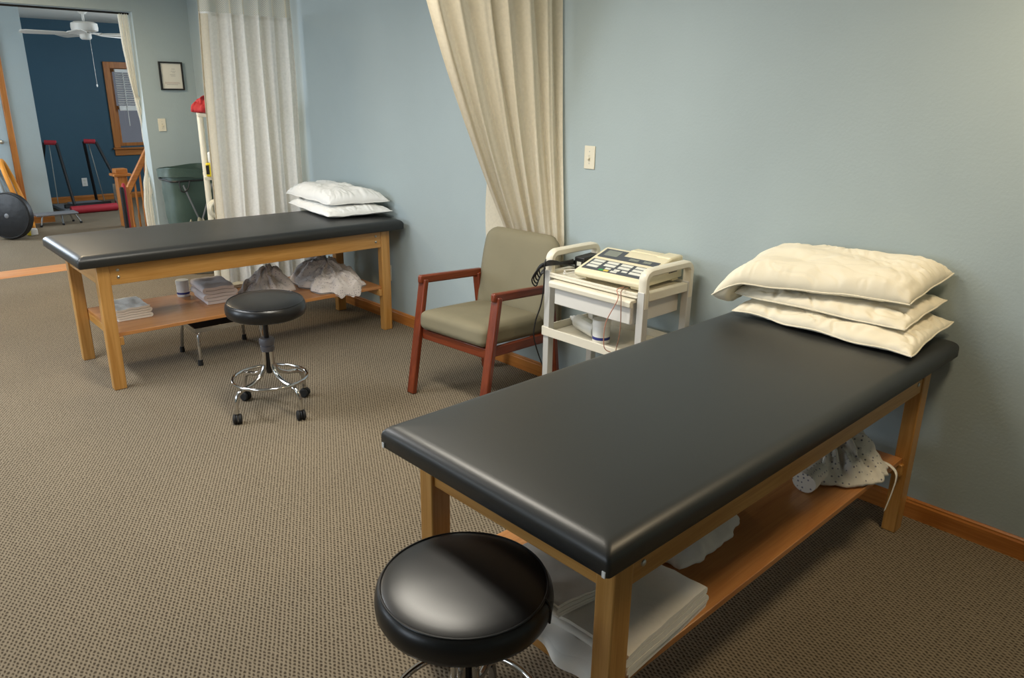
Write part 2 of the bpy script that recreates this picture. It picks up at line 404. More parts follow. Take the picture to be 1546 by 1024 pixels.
# wooden casing on the light wall beyond the doorway
struct(box('trim_2', TRIM[2], (-1.065, -1.0, 10.0, 10.029, 0.0, 2.1), bevel=0.006))
struct(box('trim_3', TRIM[2], (-1.95, -1.885, 10.0, 10.029, 0.0, 2.1), bevel=0.006))
struct(box('trim_4', TRIM[0], (-1.95, -1.0, 10.0, 10.029, 2.1, 2.165), bevel=0.006))
d1 = struct(box('door_1', plain('pale_door_paint', (172, 188, 196), 0.5), (-1.884, -1.066, 10.008, 10.028, 0.01, 2.098), bevel=0.003))
MB().lathe([(0.0, 0), (0.02, 0.0), (0.012, 0.03), (0.026, 0.05), (0.02, 0.07), (0.0, 0.075)], 16, M=Matrix.Rotation(R(90), 4, 'X')).build('door_knob', STEEL, d1, loc=(-1.15, 10.007, 0.95))

def sash_window(name, axis, pos, u0, u1, z0, z1, inward, depth, mats, blind=False):
    """wooden window set into a wall hole. inward = +1/-1 direction of the room along the wall normal"""
    def B(ua, ub, pa, pb, za, zb):
        pa, pb = sorted((pos+inward*pa, pos+inward*pb))
        return (pa, pb, ua, ub, za, zb) if axis == 0 else (ua, ub, pa, pb, za, zb)
    root = MB()
    c = 0.085
    root.box(*B(u0-c, u0, 0.0005, 0.022, z0-0.02, z1+c)); root.box(*B(u1, u1+c, 0.0005, 0.022, z0-0.02, z1+c)); root.box(*B(u0, u1, 0.0005, 0.022, z1, z1+c))
    w = struct(root.build(name, mats[2], bevel=0.004))
    m = MB(); m.box(*B(u0-c-0.02, u1+c+0.02, 0.0005, 0.05, z0-0.045, z0-0.02)); m.build('window_sill', mats[0 if axis == 1 else 1], w, bevel=0.005)
    m = MB(); m.box(*B(u0-c, u1+c, 0.0005, 0.02, z0-0.13, z0-0.045)); m.build('window_apron', mats[0 if axis == 1 else 1], w, bevel=0.004)
    zm = (z0+z1)/2
    for nm, za, zb, off in (('lower_sash', z0, zm+0.02, -0.05), ('upper_sash', zm-0.02, z1, -0.085)):
        s = 0.045; m = MB()
        m.box(*B(u0, u0+s, off, off+0.03, za, zb)); m.box(*B(u1-s, u1, off, off+0.03, za, zb)); m.box(*B(u0+s, u1-s, off, off+0.03, za, za+s)); m.box(*B(u0+s, u1-s, off, off+0.03, zb-s, zb))
        sa = m.build(nm, mats[2], w, bevel=0.003)
        MB().box(*B(u0+s, u1-s, off+0.012, off+0.018, za+s, zb-s)).build('pane', GLASS, sa)
    return w
sash_window('window_1', 1, FAR_Y, *FW, -1, 0.14, TRIM)
sash_window('window_2', 0, ROOM_X, *WIN_L[0], 1, 0.14, TRIM)
sash_window('window_3', 0, ROOM_X, *WIN_L[1], 1, 0.14, TRIM)
sash_window('window_5', 0, FAR_X0, 8.0, 9.5, 0.8, 2.1, 1, 0.12, TRIM)
sash_window('window_6', 1, 10.03, -3.2, -2.1, 0.9, 2.1, -1, 0.12, TRIM)
sash_window('window_4', 0, FAR_X1, 8.7, 9.9, 0.9, 2.1, -1, 0.12, TRIM)

# ------------------------------------------------------------------ ceiling lights
def ceiling_lamp(x, y, z, power, label, col=WARM, size=0.19):
    t = thing('ceiling_light', label, 'light', (x, y, z), 0, None)
    MB().lathe([(0.0, 0), (size+0.01, 0), (size+0.012, -0.02), (size-0.01, -0.03), (0, -0.03)][::-1], 32).build('base_plate', FAN_W, t)
    MB().lathe([(0.0, -0.11), (size*0.45, -0.104), (size*0.75, -0.085), (size*0.93, -0.055), (size*0.97, -0.0305), (0, -0.0305)], 32).build('glass_dome', LAMPG, t)
    l = bpy.data.lights.new('lamp_bulb', 'AREA'); l.shape = 'DISK'; l.size = size*2; l.energy = power; l.color = col
    o = bpy.data.objects.new('lamp_bulb', l); COL.objects.link(o); o.location = (x, y, z-0.125)
    return t
ceiling_lamp(-1.6, 6.2, CEIL, 30, 'round dome ceiling light close to the doorway wall')
ceiling_lamp(-0.7, -0.12, CEIL, 16, 'round dome ceiling light straight above the near table')
# fluorescent troffer over the open floor, plus an added one for fill
def troffer(x, y, power, col, label):
    tr = thing('ceiling_troffer', label, 'light', (x, y, CEIL), 0, 'fluorescent ceiling fixtures')
    MB().box(-0.17, 0.17, -0.62, 0.62, -0.05, 0).build('housing', FAN_W, tr, bevel=0.006)
    MB().box(-0.15, 0.15, -0.60, 0.60, -0.075, -0.0505).build('diffuser', plain('troffer_diffuser', (255, 250, 240), 0.5, emit=((255, 246, 228), 3.0)), tr, bevel=0.01)
    area_light('troffer_tube', (x, y, CEIL-0.085), (0, 0, -1), 0.3, 1.2, power, col)
troffer(-1.55, 2.05, 42, (1.0, 0.94, 0.82), 'long white fluorescent ceiling fixture between the two black tables')
troffer(-2.7, 3.9, 50, (0.95, 0.97, 1.0), 'long white fluorescent fixture added as fill light over the outer end of the far table')  # added fixture, there to brighten the ivory curtain and the far table

# ------------------------------------------------------------------ treatment tables
TL, TW, TT, TH = 1.972, 0.778, 0.065, 0.76
def rounded_pad(L, W, T, z0, r=0.03, nu=60, nv=26):
    """upholstered slab in x[-L,0], y[0,W]; flat sides, rounded top rim, mitred soft corners"""
    m = MB(); prof = [(0.006, 0.0), (0.0, 0.006)]
    for k in range(0, 9):
        a = k/8*math.pi/2; prof.append((r*1.35*(1-math.cos(a)), T-r+r*math.sin(a)-0.004*0))
    prof.append((0.09, T+0.003)); prof.append((0.20, T+0.0045))
    def ring(ins, z, b):
        P = []; x0, x1, y0, y1 = -L+ins, -ins, ins, W-ins; c = 0.009+ins*0.12; nn = 18; ny = 10
        def corner(cx, cy, a0):
            return [(cx+c*math.cos(a0+i/4*math.pi/2), cy+c*math.sin(a0+i/4*math.pi/2)) for i in range(5)]
        seq = corner(x1-c, y0+c, -math.pi/2)
        seq += [(x1, y0+c+(y1-y0-2*c)*i/ny) for i in range(1, ny)]
        seq += corner(x1-c, y1-c, 0)
        seq += [(x1-c-(x1-x0-2*c)*i/nn, y1) for i in range(1, nn)]
        seq += corner(x0+c, y1-c, math.pi/2)
        seq += [(x0, y1-c-(y1-y0-2*c)*i/ny) for i in range(1, ny)]
        seq += corner(x0+c, y0+c, math.pi)
        seq += [(x0+c+(x1-x0-2*c)*i/nn, y0) for i in range(1, nn)]
        return [(x, y, z) for x, y in seq]
    rings = [ring(i, z0+z, 0) for i, z in prof]; n = len(rings[0])
    for rg in rings: m.v += rg
    for i in range(len(rings)-1):
        for k in range(n): m.f.append((i*n+k, i*n+(k+1) % n, (i+1)*n+(k+1) % n, (i+1)*n+k))
    m.f.append(tuple(range(n))[::-1]); m.f.append(tuple((len(rings)-1)*n+k for k in range(n)))
    return m
def build_table(label, loc, rotz):
    t = thing('treatment_table', label, 'table', loc, rotz, 'wooden treatment tables')
    rounded_pad(TL, TW, TT, TH-TT).build('padded_top', VINYL, t, angle=60)
    zb = TH-TT; ox, oy, lw, ld = 0.088, 0.05, 0.064, 0.052
    xs = (-TL+ox, -ox-lw); ys = (oy, TW-oy-ld)
    for x in xs:
        for y in ys: box('leg', OAK[2], (x, x+lw, y, y+ld, 0, zb), t, bevel=0.004)
    xi0, xi1 = xs[0]+lw, xs[1]
    for k, y in enumerate((oy+0.006, TW-oy-0.028)):
        a = box('side_apron', OAK[0], (xi0, xi1, y, y+0.022, 0.582, zb), t, bevel=0.002)
        for bx in (xi0+0.04, xi1-0.04):
            for bz in (0.66, 0.622):
                yy = y if k == 0 else y+0.022
                MB().lathe([(0, 0), (0.0085, 0), (0.0075, 0.003), (0.004, 0.005), (0, 0.0055)], 12, M=Matrix.Rotation(R(90 if k == 0 else -90), 4, 'X')).build('bolt', STEEL, a, loc=(bx, yy, bz))
    for x in (xs[0]+0.010, xs[1]+lw-0.032):
        box('end_apron', OAK[1], (x, x+0.022, oy+ld, TW-oy-ld, 0.585, zb), t, bevel=0.002)
    for x in (xi0+0.0005, xi1-0.0225):
        box('shelf_rail', OAK[1], (x, x+0.022, oy+0.012, TW-oy-0.012, 0.245, 0.292), t, bevel=0.003)
    box('shelf', SHELFW, (xi0+0.001, xi1-0.001, oy+0.022, TW-oy-0.022, 0.2925, 0.313), t, bevel=0.002)
    return t
T1 = (-0.024, 0.363); T2 = (-0.042, 3.769); T2R = -R(1.3517)
nt = build_table('wooden table with worn black padded top, stacked with three cream pillows', (*T1, 0), 0)
build_table('wooden table with glossy black padded top, carrying two white pillows', (*T2, 0), T2R)
for (x, y) in ((-TL-0.0008, 0.012), (-TL-0.0008, TW-0.014)):
    MB().box(x-0.0012, x+0.002, y-0.005, y+0.004, 0.699, 0.714).build('torn_patch', WHITEP, nt, bevel=0.001)
SHELF = 0.3135

# ------------------------------------------------------------------ pillows
def pillow(label, group, mat, corners, base_z, thick, seed, sag=None, wavy=0.0, hang=0.0, nu=120, nv=72):
    """corners: near-front, far-front, far-wall, near-wall points on the seam; thick: half thickness up/down. u runs along the wall, v from room to wall"""
    c = [Vector(p) for p in corners]; org = sum(c, Vector())/4; org.z = base_z
    m = MB()
    def surf(sign):
        def fn(u, v):
            pu = u + 0.010*math.sin(math.pi*v)*(1-2*u)*(abs(2*u-1)**3)
            pv = v + 0.014*math.sin(math.pi*u)*(1-2*v)*(abs(2*v-1)**3)
            p = (c[0]*(1-pu)+c[1]*pu)*(1-pv) + (c[3]*(1-pu)+c[2]*pu)*pv
            eu = 1-abs(2*u-1)**7; ev = 1-abs(2*v-1)**4.5
            h = (max(0, eu)*max(0, ev))**0.5
            rim = max(0, 1-h)
            near_v = math.exp(-((min(v, 1-v))/0.16)**2); near_u = math.exp(-((min(u, 1-u))/0.12)**2)
            wr = 0.014*N(u*5, v*5, seed)*h + 0.006*abs(N(u*11+3*N(u*3, v*3, seed), v*7, seed+31))*h
            wr += 0.014*N(u*22+2*N(u*4, v*4, seed), v*3, seed+9)*near_v*h
            wr += 0.013*N(u*3, v*18+2*N(u*4, v*4, seed), seed+19)*near_u*h
            crease = abs(N(u*9+2.5*N(u*3, v*3, seed), v*4+1.5*N(u*5, v*5, seed+2), seed+40))
            wr -= 0.012*max(0, 0.22-crease)/0.22*h*max(near_v, near_u, 0.25)
            wz = 0.008*N(u*5, v*4, seed+3)*rim
            t = thick[0] if sign > 0 else thick[1] + hang*smooth01((u-0.895)/0.045)
            z = p.z + wz + sign*t*h + (wr if sign > 0 else -abs(wr)*0.3)
            q = Vector((p.x, p.y, z))
            if wavy:
                k = max(0, 1-v/0.35)**1.5
                q.x += wavy*k*(N(u*4.5, 0, seed)*1.6); q.z += wavy*0.55*k*(1+math.sin(u*19+seed))*h if sign > 0 else 0
            if sag: q = sag(q, u, v)
            return q-org
        return fn
    m.quadgrid(surf(1), nu, nv)
    m.quadgrid(surf(-1), nu, nv, flip=True)
    o = m.build('pillow', mat, smooth=True, angle=180)
    me = o.data; bm = bmesh.new(); bm.from_mesh(me); bmesh.ops.remove_doubles(bm, verts=bm.verts, dist=0.0012); bmesh.ops.recalc_face_normals(bm, faces=bm.faces); bm.to_mesh(me); bm.free()
    o.location = org
    f = surf(1); n1, n2 = 60, 36
    rim_pts = [f(i/n1, 0) for i in range(n1)]+[f(1, i/n2) for i in range(n2)]+[f(1-i/n1, 1) for i in range(n1)]+[f(0, 1-i/n2) for i in range(n2)]
    MB().tube(rim_pts, 0.0028, 6, closed=True).build('seam', mat, o)
    tag(o, label, 'pillow', group); return o
g = 'cream pillows stacked on the near table'
pillow('cream pillow lying lowest in the stack of three', g, PILLOW_C,
       [(-0.42, 0.395, 0.782), (-0.385, 1.075, 0.785), (-0.035, 1.10, 0.815), (-0.03, 0.40, 0.822)], 0.762, (0.040, 0.016), 3.1, wavy=0.016)
pillow('cream pillow squeezed in the middle of the stack of three', g, PILLOW_C,
       [(-0.345, 0.455, 0.842), (-0.375, 1.095, 0.850), (-0.03, 1.10, 0.890), (-0.03, 0.435, 0.893)], 0.80, (0.036, 0.014), 17.7)
def flap(q, u, v):
    t = max(0, (u-0.84)/0.16); q.z -= 0.055*t**1.4; q.x -= 0.012*t*(1-v); return q
pillow('cream pillow on top of the stack of three, its case hanging over', g, PILLOW_C,
       [(-0.28, 0.475, 0.918), (-0.43, 1.145, 0.90), (-0.035, 1.165, 0.955), (-0.03, 0.43, 0.995)], 0.86, (0.076, 0.014), 29.3, sag=flap, hang=0.085)
g = 'white pillows stacked on the far table'
pillow('plump white pillow lying flat under another white pillow', g, PILLOW_W,
       [(-0.46, 4.03, 0.785), (-0.375, 4.73, 0.79), (-0.045, 4.68, 0.815), (-0.045, 3.90, 0.80)], 0.762, (0.048, 0.02), 41.3)
pillow('plump white pillow resting on top of another white pillow', g, PILLOW_W,
       [(-0.42, 4.08, 0.856), (-0.37, 4.77, 0.857), (-0.045, 4.72, 0.876), (-0.045, 3.93, 0.866)], 0.83, (0.080, 0.013), 53.9)

# ------------------------------------------------------------------ linen
def serpentine(name, label, cat, mat, loc, rotz, w, d, layers, t, seed, group=None, taper=0.0):
    """a cloth folded zig-zag: w across the folds (local x), d along them (local y)"""
    pts = []
    for k in range(layers):
        z = t*(k+0.5); xs = [-w/2+t*0.5+(w-t)*i/12 for i in range(13)]
        if k % 2: xs = xs[::-1]
        ins = taper*k
        pts += [(x*(1-ins), z) for x in xs]
        if k < layers-1:
            sgn = -1 if k % 2 else 1
            for a in (30, 60, 90, 120, 150): pts.append((sgn*(w/2-t*0.5)*(1-ins)+sgn*t*0.5*math.sin(R(a)), z+t*0.5-t*0.5*math.cos(R(a))))
    n = len(pts); th = t*0.43; ny = 14
    up_, lo_ = [], []
    for i, (x, z) in enumerate(pts):
        a = pts[max(i-1, 0)]; b = pts[min(i+1, n-1)]; dx, dz = b[0]-a[0], b[1]-a[1]; l = math.hypot(dx, dz) or 1
        up_.append((x-dz/l*th, z+dx/l*th)); lo_.append((x+dz/l*th, z-dx/l*th))
    loop = up_+lo_[::-1]; m = MB(); K = len(loop)
    for j in range(ny+1):
        v = j/ny
        for i, (x, z) in enumerate(loop):
            y = (v-0.5)*d + 0.012*N(z*40, x*3, seed)*(1 if 0 < j else 1)*(2*v-1)
            f = z/(layers*t)
            dz = 0.35*t*N(x*9, y*9, seed+2)*f*layers*0.25 + 0.006*N(x*25, y*25, seed+5)*f
            m.v.append((x+0.006*N(y*8, z*20, seed+1), y, max(0.0005, z+dz)))
    for j in range(ny):
        for i in range(K): m.f.append((j*K+i, j*K+(i+1) % K, (j+1)*K+(i+1) % K, (j+1)*K+i))
    m.f.append(tuple(range(K))[::-1]); m.f.append(tuple(ny*K+i for i in range(K)))
    o = m.build(name, mat, angle=70); o.location = loc; o.rotation_euler = (0, 0, rotz)
    return tag(o, label, cat, group)
def heap(name, label, cat, mat, loc, rotz, lx, ly, h, seed, ridge=1.0, overhang=None, group=None, nu=110, nv=60, parent=None, fold=0.5, tent=0.0):
    """crumpled cloth: a rumpled mound with sharp folds, flat underside; overhang(x,y)->drop"""
    m = MB()
    def ed(u):
        a = 2*math.pi*u
        rr = 1+0.16*N(math.cos(a)*2.3, math.sin(a)*2.3, seed)+0.07*N(math.cos(a)*7, math.sin(a)*7, seed+1)
        ca, sa = math.cos(a), math.sin(a); sq = (abs(ca)**3+abs(sa)**3)**(-1/3)
        return Vector((ca*sq*lx/2*rr, sa*sq*ly/2*rr, 0))
    def fn(u, v):
        p = ed(u)*v; x, y = p.x, p.y
        prof = (1-v**3.0)**0.45 if v < 1 else 0
        if tent:
            ang = 2*math.pi*u; off = math.hypot(math.cos(ang)-0.3, math.sin(ang)+0.2)
            t_ = (1-v)**0.95*(1-0.25*v) if v < 1 else 0
            rf = math.sin(ang*7+3.5*N(math.cos(ang)*2, math.sin(ang)*2, seed)+2.5*v)+0.6*math.sin(ang*17+4*N(math.cos(ang)*3, math.sin(ang)*3, seed+1)-3*v)
            t_ += 0.24*max(-0.6, rf)*(4*v*(1-v))*0.8
            prof = prof*(1-tent)+max(0.02, t_)*1.35*tent
        ca_, sa_ = math.cos(fold), math.sin(fold); a_ = x*ca_+y*sa_; b_ = -x*sa_+y*ca_
        wx = 0.05*N(x*6, y*6, seed+2); 
        f1 = abs(N((a_+wx)*3.0, (b_+wx)*10, seed+4))*1.7; f2 = abs(N((a_-wx)*10, (b_+wx)*26, seed+7))*1.8; f3 = abs(N(x*50, y*50, seed+8))
        z = h*prof*(0.55+0.32*min(1, f1)*ridge+0.22*min(1, f2)*ridge+0.35*N(x*3.5, y*3.5, seed+11)) + 0.006 + 0.006*f3*prof
        q = Vector((x+0.01*N(x*20, y*20, z*20+seed), y+0.01*N(x*20, y*20, z*20+seed+50), max(z, 0.004)))
        if overhang: q = overhang(q)
        return q
    def under(u, v):
        q = fn(u, v); p = ed(u)*v
        z = 0.001
        if overhang: qq = overhang(Vector((p.x, p.y, 0.001))); return qq
        return Vector((q.x, q.y, z)) if v < 1 else q
    m.quadgrid(fn, nu, nv, closed_u=True); m.quadgrid(under, nu, 6, closed_u=True, flip=True)
    o = m.build(name, mat, parent, angle=180)
    bm = bmesh.new(); bm.from_mesh(o.data); bmesh.ops.remove_doubles(bm, verts=bm.verts, dist=0.0008); bmesh.ops.recalc_face_normals(bm, faces=bm.faces); bm.to_mesh(o.data); bm.free()
    o.location = loc; o.rotation_euler = (0, 0, rotz)
    if parent is None: tag(o, label, cat, group)
    return o
# near table shelf
sh = serpentine('folded_sheet', 'thick white folded sheet on the shelf end of the near table', 'linen', LINEN, (-1.655, 0.615, SHELF), R(3), 0.36, 0.36, 6, 0.0105, 1.3)
def droop(sign):
    def fn(u, v):
        # a corner of the sheet sliding over the end of the shelf
        x = -0.176-0.055*smooth01(v*1.3)+0.01*math.sin(u*9); y = -0.13+0.17*u+0.02*v; z = 0.036-0.03*v**2-0.045*v*v*(1-u)**0.8
        return (x+sign*0.003*math.sin(math.pi*v), y, z+sign*0.003*math.sin(math.pi*min(1, v+0.1)))
    return fn
mm = MB(); mm.quadgrid(droop(1), 20, 16); mm.quadgrid(droop(-1), 20, 16, flip=True); mm.build('hanging_corner', LINEN, sh, angle=180)
serpentine('folded_sheet', 'white folded sheet lying askew on another folded sheet', 'linen', LINEN, (-1.70, 0.73, SHELF+0.068), R(-8), 0.27, 0.26, 4, 0.009, 5.3)
heap('crumpled_towel', 'small crumpled white towel bunched on the shelf under the near table', 'linen', LINEN, (-1.18, 0.73, SHELF), R(10), 0.46, 0.30, 0.12, 11.0, 0.8, fold=0.9, tent=0.7)
def gown_edge(q):
    return q
gw = thing('patient_gown', 'white gown with small dots rolled up on the shelf beside a wall', 'gown', (-0.43, 0.60, SHELF))
heap('cloth', '', '', GOWN, (0.0, 0.0, 0), R(-14), 0.36, 0.36, 0.155, 26.0, 0.5, parent=gw, fold=-0.5, tent=0.8)
m = MB(); 
def roll(u, v):
    a = u*2*math.pi; rr = 0.036*(1+0.10*N(math.cos(a), math.sin(a), v*6)); 
    if v in (0, 1): pass
    x = -0.27+0.25*v; return Vector((x, -0.035+0.03*v+rr*math.cos(a)*1.15, 0.036+rr*math.sin(a)*0.95))
m.quadgrid(roll, 24, 16, closed_u=True); m.f.append(tuple(range(24))[::-1]); m.f.append(tuple(16*24+i for i in range(24)))
m.build('rolled_sleeve', GOWN, gw, angle=80)
m = MB(); tie = catmull([(0.10, -0.13, 0.03), (0.13, -0.165, 0.012), (0.115, -0.198, -0.01), (0.085, -0.202, -0.07), (0.06, -0.198, -0.13)], 8)
for p in tie: m.v += [(p.x-0.009, p.y, p.z), (p.x+0.009, p.y+0.001, p.z)]
for i in range(len(tie)-1): m.f.append((2*i, 2*i+1, 2*i+3, 2*i+2))
m.build('tie_string', LINEN, gw, solid=0.002)
# far table shelf
serpentine('folded_towel', 'small folded white towel at the outer end of the far shelf', 'towel', LINEN, (-1.70, 4.22, SHELF), R(-2), 0.19, 0.26, 5, 0.014, 31.0)
serpentine('folded_towel', 'thick folded white towel next to the jar on the far shelf', 'towel', LINEN_G, (-1.175, 4.25, SHELF), R(-6), 0.19, 0.28, 5, 0.022, 37.0)
heap('crumpled_gown', 'greyish crumpled gown heaped in the middle of the far shelf', 'gown', GOWN2, (-0.85, 4.20, SHELF), R(8), 0.33, 0.30, 0.21, 43.0, 0.6, fold=1.0, tent=0.75)
def over_front(q):
    # cloth sliding over the front edge of the shelf (local y below -0.26)
    e = -0.262
    if q.y < e:
        d = e-q.y; q = Vector((q.x, e-0.010-0.012*min(1, d*20), q.z-d*0.85))
    return q
heap('crumpled_gown', 'pale speckled gown spilling over the shelf beside a table leg', 'gown', GOWN2, (-0.44, 4.12, SHELF), R(-1.35), 0.39, 0.58, 0.21, 59.0, 0.6, overhang=over_front, fold=-0.9, tent=0.7)
serpentine('folded_sheet', 'cream folded sheet lying flat behind the crumpled gowns', 'linen', plain('cream_linen', (226, 218, 194), 0.9, var=0.08), (-0.86, 4.445, SHELF), R(-8), 0.38, 0.09, 2, 0.010, 71.0)

def jar(label, loc, r, h, band=True):
    t = thing('gel_jar', label, 'jar', loc, 0.3)
    MB().lathe([(0, 0), (r*0.96, 0), (r, 0.004), (r, h*0.72), (r*0.97, h*0.74), (0, h*0.74)], 28).build('jar_body', WHITEP, t)
    MB().lathe([(0, h*0.7405), (r*1.04, h*0.7405), (r*1.05, h*0.76), (r*1.05, h*0.97), (r*1.0, h), (0, h)], 28).build('lid', WHITEP, t)
    MB().lathe([(r*1.002, h*0.16), (r*1.008, h*0.16), (r*1.008, h*0.28), (r*1.002, h*0.28)], 28).build('label_band', BLUEBAND, t)
    return t
jar('white lidded jar with a navy band on the far shelf', (-1.30, 4.43, SHELF), 0.038, 0.105)

# ------------------------------------------------------------------ stools
def caster_mesh(parent, p, ang):
    c = thing_part = MB()
    M = Matrix.Translation(Vector((p[0], p[1], 0.026))) @ Matrix.Rotation(ang, 4, 'Z')
    for s in (-1, 1):
        c.lathe([(0, -0.0085), (0.020, -0.0085), (0.025, -0.004), (0.025, 0.004), (0.020, 0.0085), (0, 0.0085)], 20,
                M=M @ Matrix.Translation(Vector((0.0, s*0.013, 0))) @ Matrix.Rotation(R(90), 4, 'X'))
    w = c.build('caster', BLACKR, parent)
    h = MB(); h.lathe([(0, 0.018), (0.012, 0.018), (0.024, 0.012), (0.026, 0.0), (0.0255, -0.002), (0, -0.002)][::-1], 16, M=M @ Matrix.Rotation(R(90), 4, 'X') @ Matrix.Scale(0.35, 4, (0, 0, 1)))
    h.lathe([(0, 0.02), (0.011, 0.02), (0.011, 0.052), (0, 0.052)], 12, M=M)
    h.build('caster_hood', BLACKP, w); return w
def build_stool(label, loc, rot, seat_off=(0, 0), tilt=(0, 0), turn=0, sh=0.468, rs=1.0):
    t = thing('rolling_stool', label, 'stool', loc, rot, 'black round rolling stools')
    S = Matrix.Translation(Vector((*seat_off, sh))) @ Matrix.Rotation(-rot+turn, 4, 'Z') @ Matrix.Rotation(tilt[0], 4, 'X') @ Matrix.Rotation(tilt[1], 4, 'Y') @ Matrix.Diagonal((rs, rs, 1, 1))
    prof = [(0, 0), (0.185, 0), (0.196, 0.006), (0.202, 0.020), (0.2035, 0.040), (0.200, 0.058), (0.192, 0.069), (0.187, 0.0715), (0.182, 0.0735), (0.165, 0.078), (0.13, 0.083), (0.08, 0.086), (0.03, 0.087), (0, 0.087)]
    def wob(p):
        a = math.atan2(p.y, p.x); r = math.hypot(p.x, p.y)
        k = 1+0.006*N(math.cos(a)*3, math.sin(a)*3, loc[0])*(r > 0.15)
        return Vector((p.x*k, p.y*k, p.z+0.002*N(p.x*8, p.y*8, loc[1])*(p.z > 0.04)))
    seat = MB().lathe(prof, 72, M=S, jitter=wob).build('seat', VINYL2, t, angle=60)
    MB().tube([S @ Vector((0.1895*math.cos(a), 0.1895*math.sin(a), 0.0715)) for a in [2*math.pi*k/72 for k in range(72)]], 0.0028, 8, closed=True).build('piping', VINYL2, seat)
    MB().tube([S @ Vector((0.2025, 0, 0.012)), S @ Vector((0.2042, 0, 0.04)), S @ Vector((0.198, 0, 0.064)), S @ Vector((0.190, 0, 0.0735))], 0.003, 8).build('side_seam', VINYL2, seat)
    MB().box(-0.09, 0.09, -0.018, 0.018, sh-0.0045, sh-0.002).box(-0.018, 0.018, -0.09, 0.09, sh-0.0047, sh-0.002).build('seat_bracket', BLACKP, t)
    MB().lathe([(0, 0.24), (0.0125, 0.24), (0.0125, sh-0.002), (0, sh-0.002)], 16).build('screw_post', DARKMETAL, t)
    MB().lathe([(0, 0.325), (0.030, 0.325), (0.034, 0.332), (0.034, 0.352), (0.030, 0.356), (0.036, 0.360), (0.038, 0.368), (0.038, 0.386), (0.033, 0.394), (0, 0.394)], 28).build('collar', GREYP, t)
    MB().lathe([(0, 0.205), (0.013, 0.205), (0.016, 0.215), (0.016, 0.326), (0, 0.326)], 16).build('hub_sleeve', BLACKP, t)
    for k in range(4):
        a = k*math.pi/2; ca, sa = math.cos(a), math.sin(a)
        pr = [(0.024, 0.326), (0.025, 0.28), (0.030, 0.245), (0.055, 0.205), (0.105, 0.178), (0.165, 0.165), (0.197, 0.148), (0.212, 0.115), (0.2155, 0.08), (0.2155, 0.055)]
        MB().tube(catmull([(r*ca, r*sa, z) for r, z in pr], 6), 0.0112, 12).build('leg', CHROME, t)
        caster_mesh(t, (0.2155*ca, 0.2155*sa), a+[0.9, -0.5, 2.0, 0.2][k])
    MB().tube([(0.183*math.cos(x), 0.183*math.sin(x), 0.182) for x in [2*math.pi*k/64 for k in range(64)]], 0.0088, 12, closed=True).build('foot_ring', CHROME, t)
    return t
build_stool('black round stool standing between the far table and the taupe chair', (-1.40, 3.065, 0), R(-167), (-0.012, 0.0), (R(1.5), R(-1.0)), 0.3, sh=0.515, rs=0.955)
build_stool('black round stool pushed up to the corner of the near table', (-2.06, 0.72, 0), R(-150), (0, 0), (R(1.0), R(0.5)), R(-62))

# ------------------------------------------------------------------ step stool under the far table
fs = thing('step_stool', 'low chrome step stool with black top under the far table', 'step stool', (-1.21, 4.11, 0), R(-2))
box('top_mat', BLACKR, (-0.20, 0.20, -0.135, 0.135, 0.213, 0.226), fs, bevel=0.003)
MB().box(-0.206, 0.206, -0.141, -0.1355, 0.195, 0.224).box(-0.206, 0.206, 0.1355, 0.141, 0.195, 0.224).box(-0.206, -0.2005, -0.1355, 0.1355, 0.195, 0.224).box(0.2005, 0.206, -0.1355, 0.1355, 0.195, 0.224).build('rim', CHROME, fs, bevel=0.001)
for sx in (-1, 1):
    for sy in (-1, 1):
        lg = MB().tube(catmull([(sx*0.15, sy*0.115, 0.2), (sx*0.178, sy*0.128, 0.196), (sx*0.19, sy*0.138, 0.175), (sx*0.195, sy*0.15, 0.10), (sx*0.20, sy*0.158, 0.012)], 6), 0.0105, 12).build('leg', CHROME, fs)
        MB().lathe([(0, 0), (0.015, 0), (0.0155, 0.004), (0.0135, 0.035), (0, 0.035)], 14, c=(sx*0.2, sy*0.158, 0)).build('rubber_foot', BLACKR, lg)

# ------------------------------------------------------------------ guest chair (local: faces -x, y across)
ch = thing('guest_chair', 'taupe upholstered armchair with reddish wooden frame beside the cart', 'chair', (-0.37, 2.535, 0), R(4.5))
def cushion(d, r, name, mat, parent, M=None, bulge=0.012):
    """soft box from an inflated superellipsoid grid"""
    x0, x1, y0, y1, z0, z1 = d; c = Vector(((x0+x1)/2, (y0+y1)/2, (z0+z1)/2)); h = Vector(((x1-x0)/2, (y1-y0)/2, (z1-z0)/2))
    bm = bmesh.new(); bmesh.ops.create_cube(bm, size=2.0)
    bmesh.ops.subdivide_edges(bm, edges=bm.edges[:], cuts=14, use_grid_fill=True)
    for v in bm.verts:
        p = v.co.copy(); q = Vector()
        for i in range(3): q[i] = p[i]*h[i]
        inner = Vector([max(-(h[i]-r), min(h[i]-r, q[i])) for i in range(3)])
        dlt = q-inner
        if dlt.length > 1e-7: q = inner+dlt.normalized()*min(r, dlt.length*1.0 if dlt.length < r else r)
        bz = bulge*(1-p.x**2)*(1-p.y**2); i = min(range(3), key=lambda k: h[k])
        o1, o2 = [k for k in range(3) if k != i]
        q[i] += math.copysign(bulge*max(0, (1-p[o1]**2))*max(0, (1-p[o2]**2)), p[i])*abs(p[i])
        v.co = q+c
        if M is not None: v.co = M @ v.co
    bmesh.ops.recalc_face_normals(bm, faces=bm.faces)
    me = bpy.data.meshes.new(name); bm.to_mesh(me); bm.free(); me.materials.append(mat)
    for p in me.polygons: p.use_smooth = True
    o = bpy.data.objects.new(name, me); COL.objects.link(o); o.parent = parent; return o
SW = 0.27   # half width between the frames
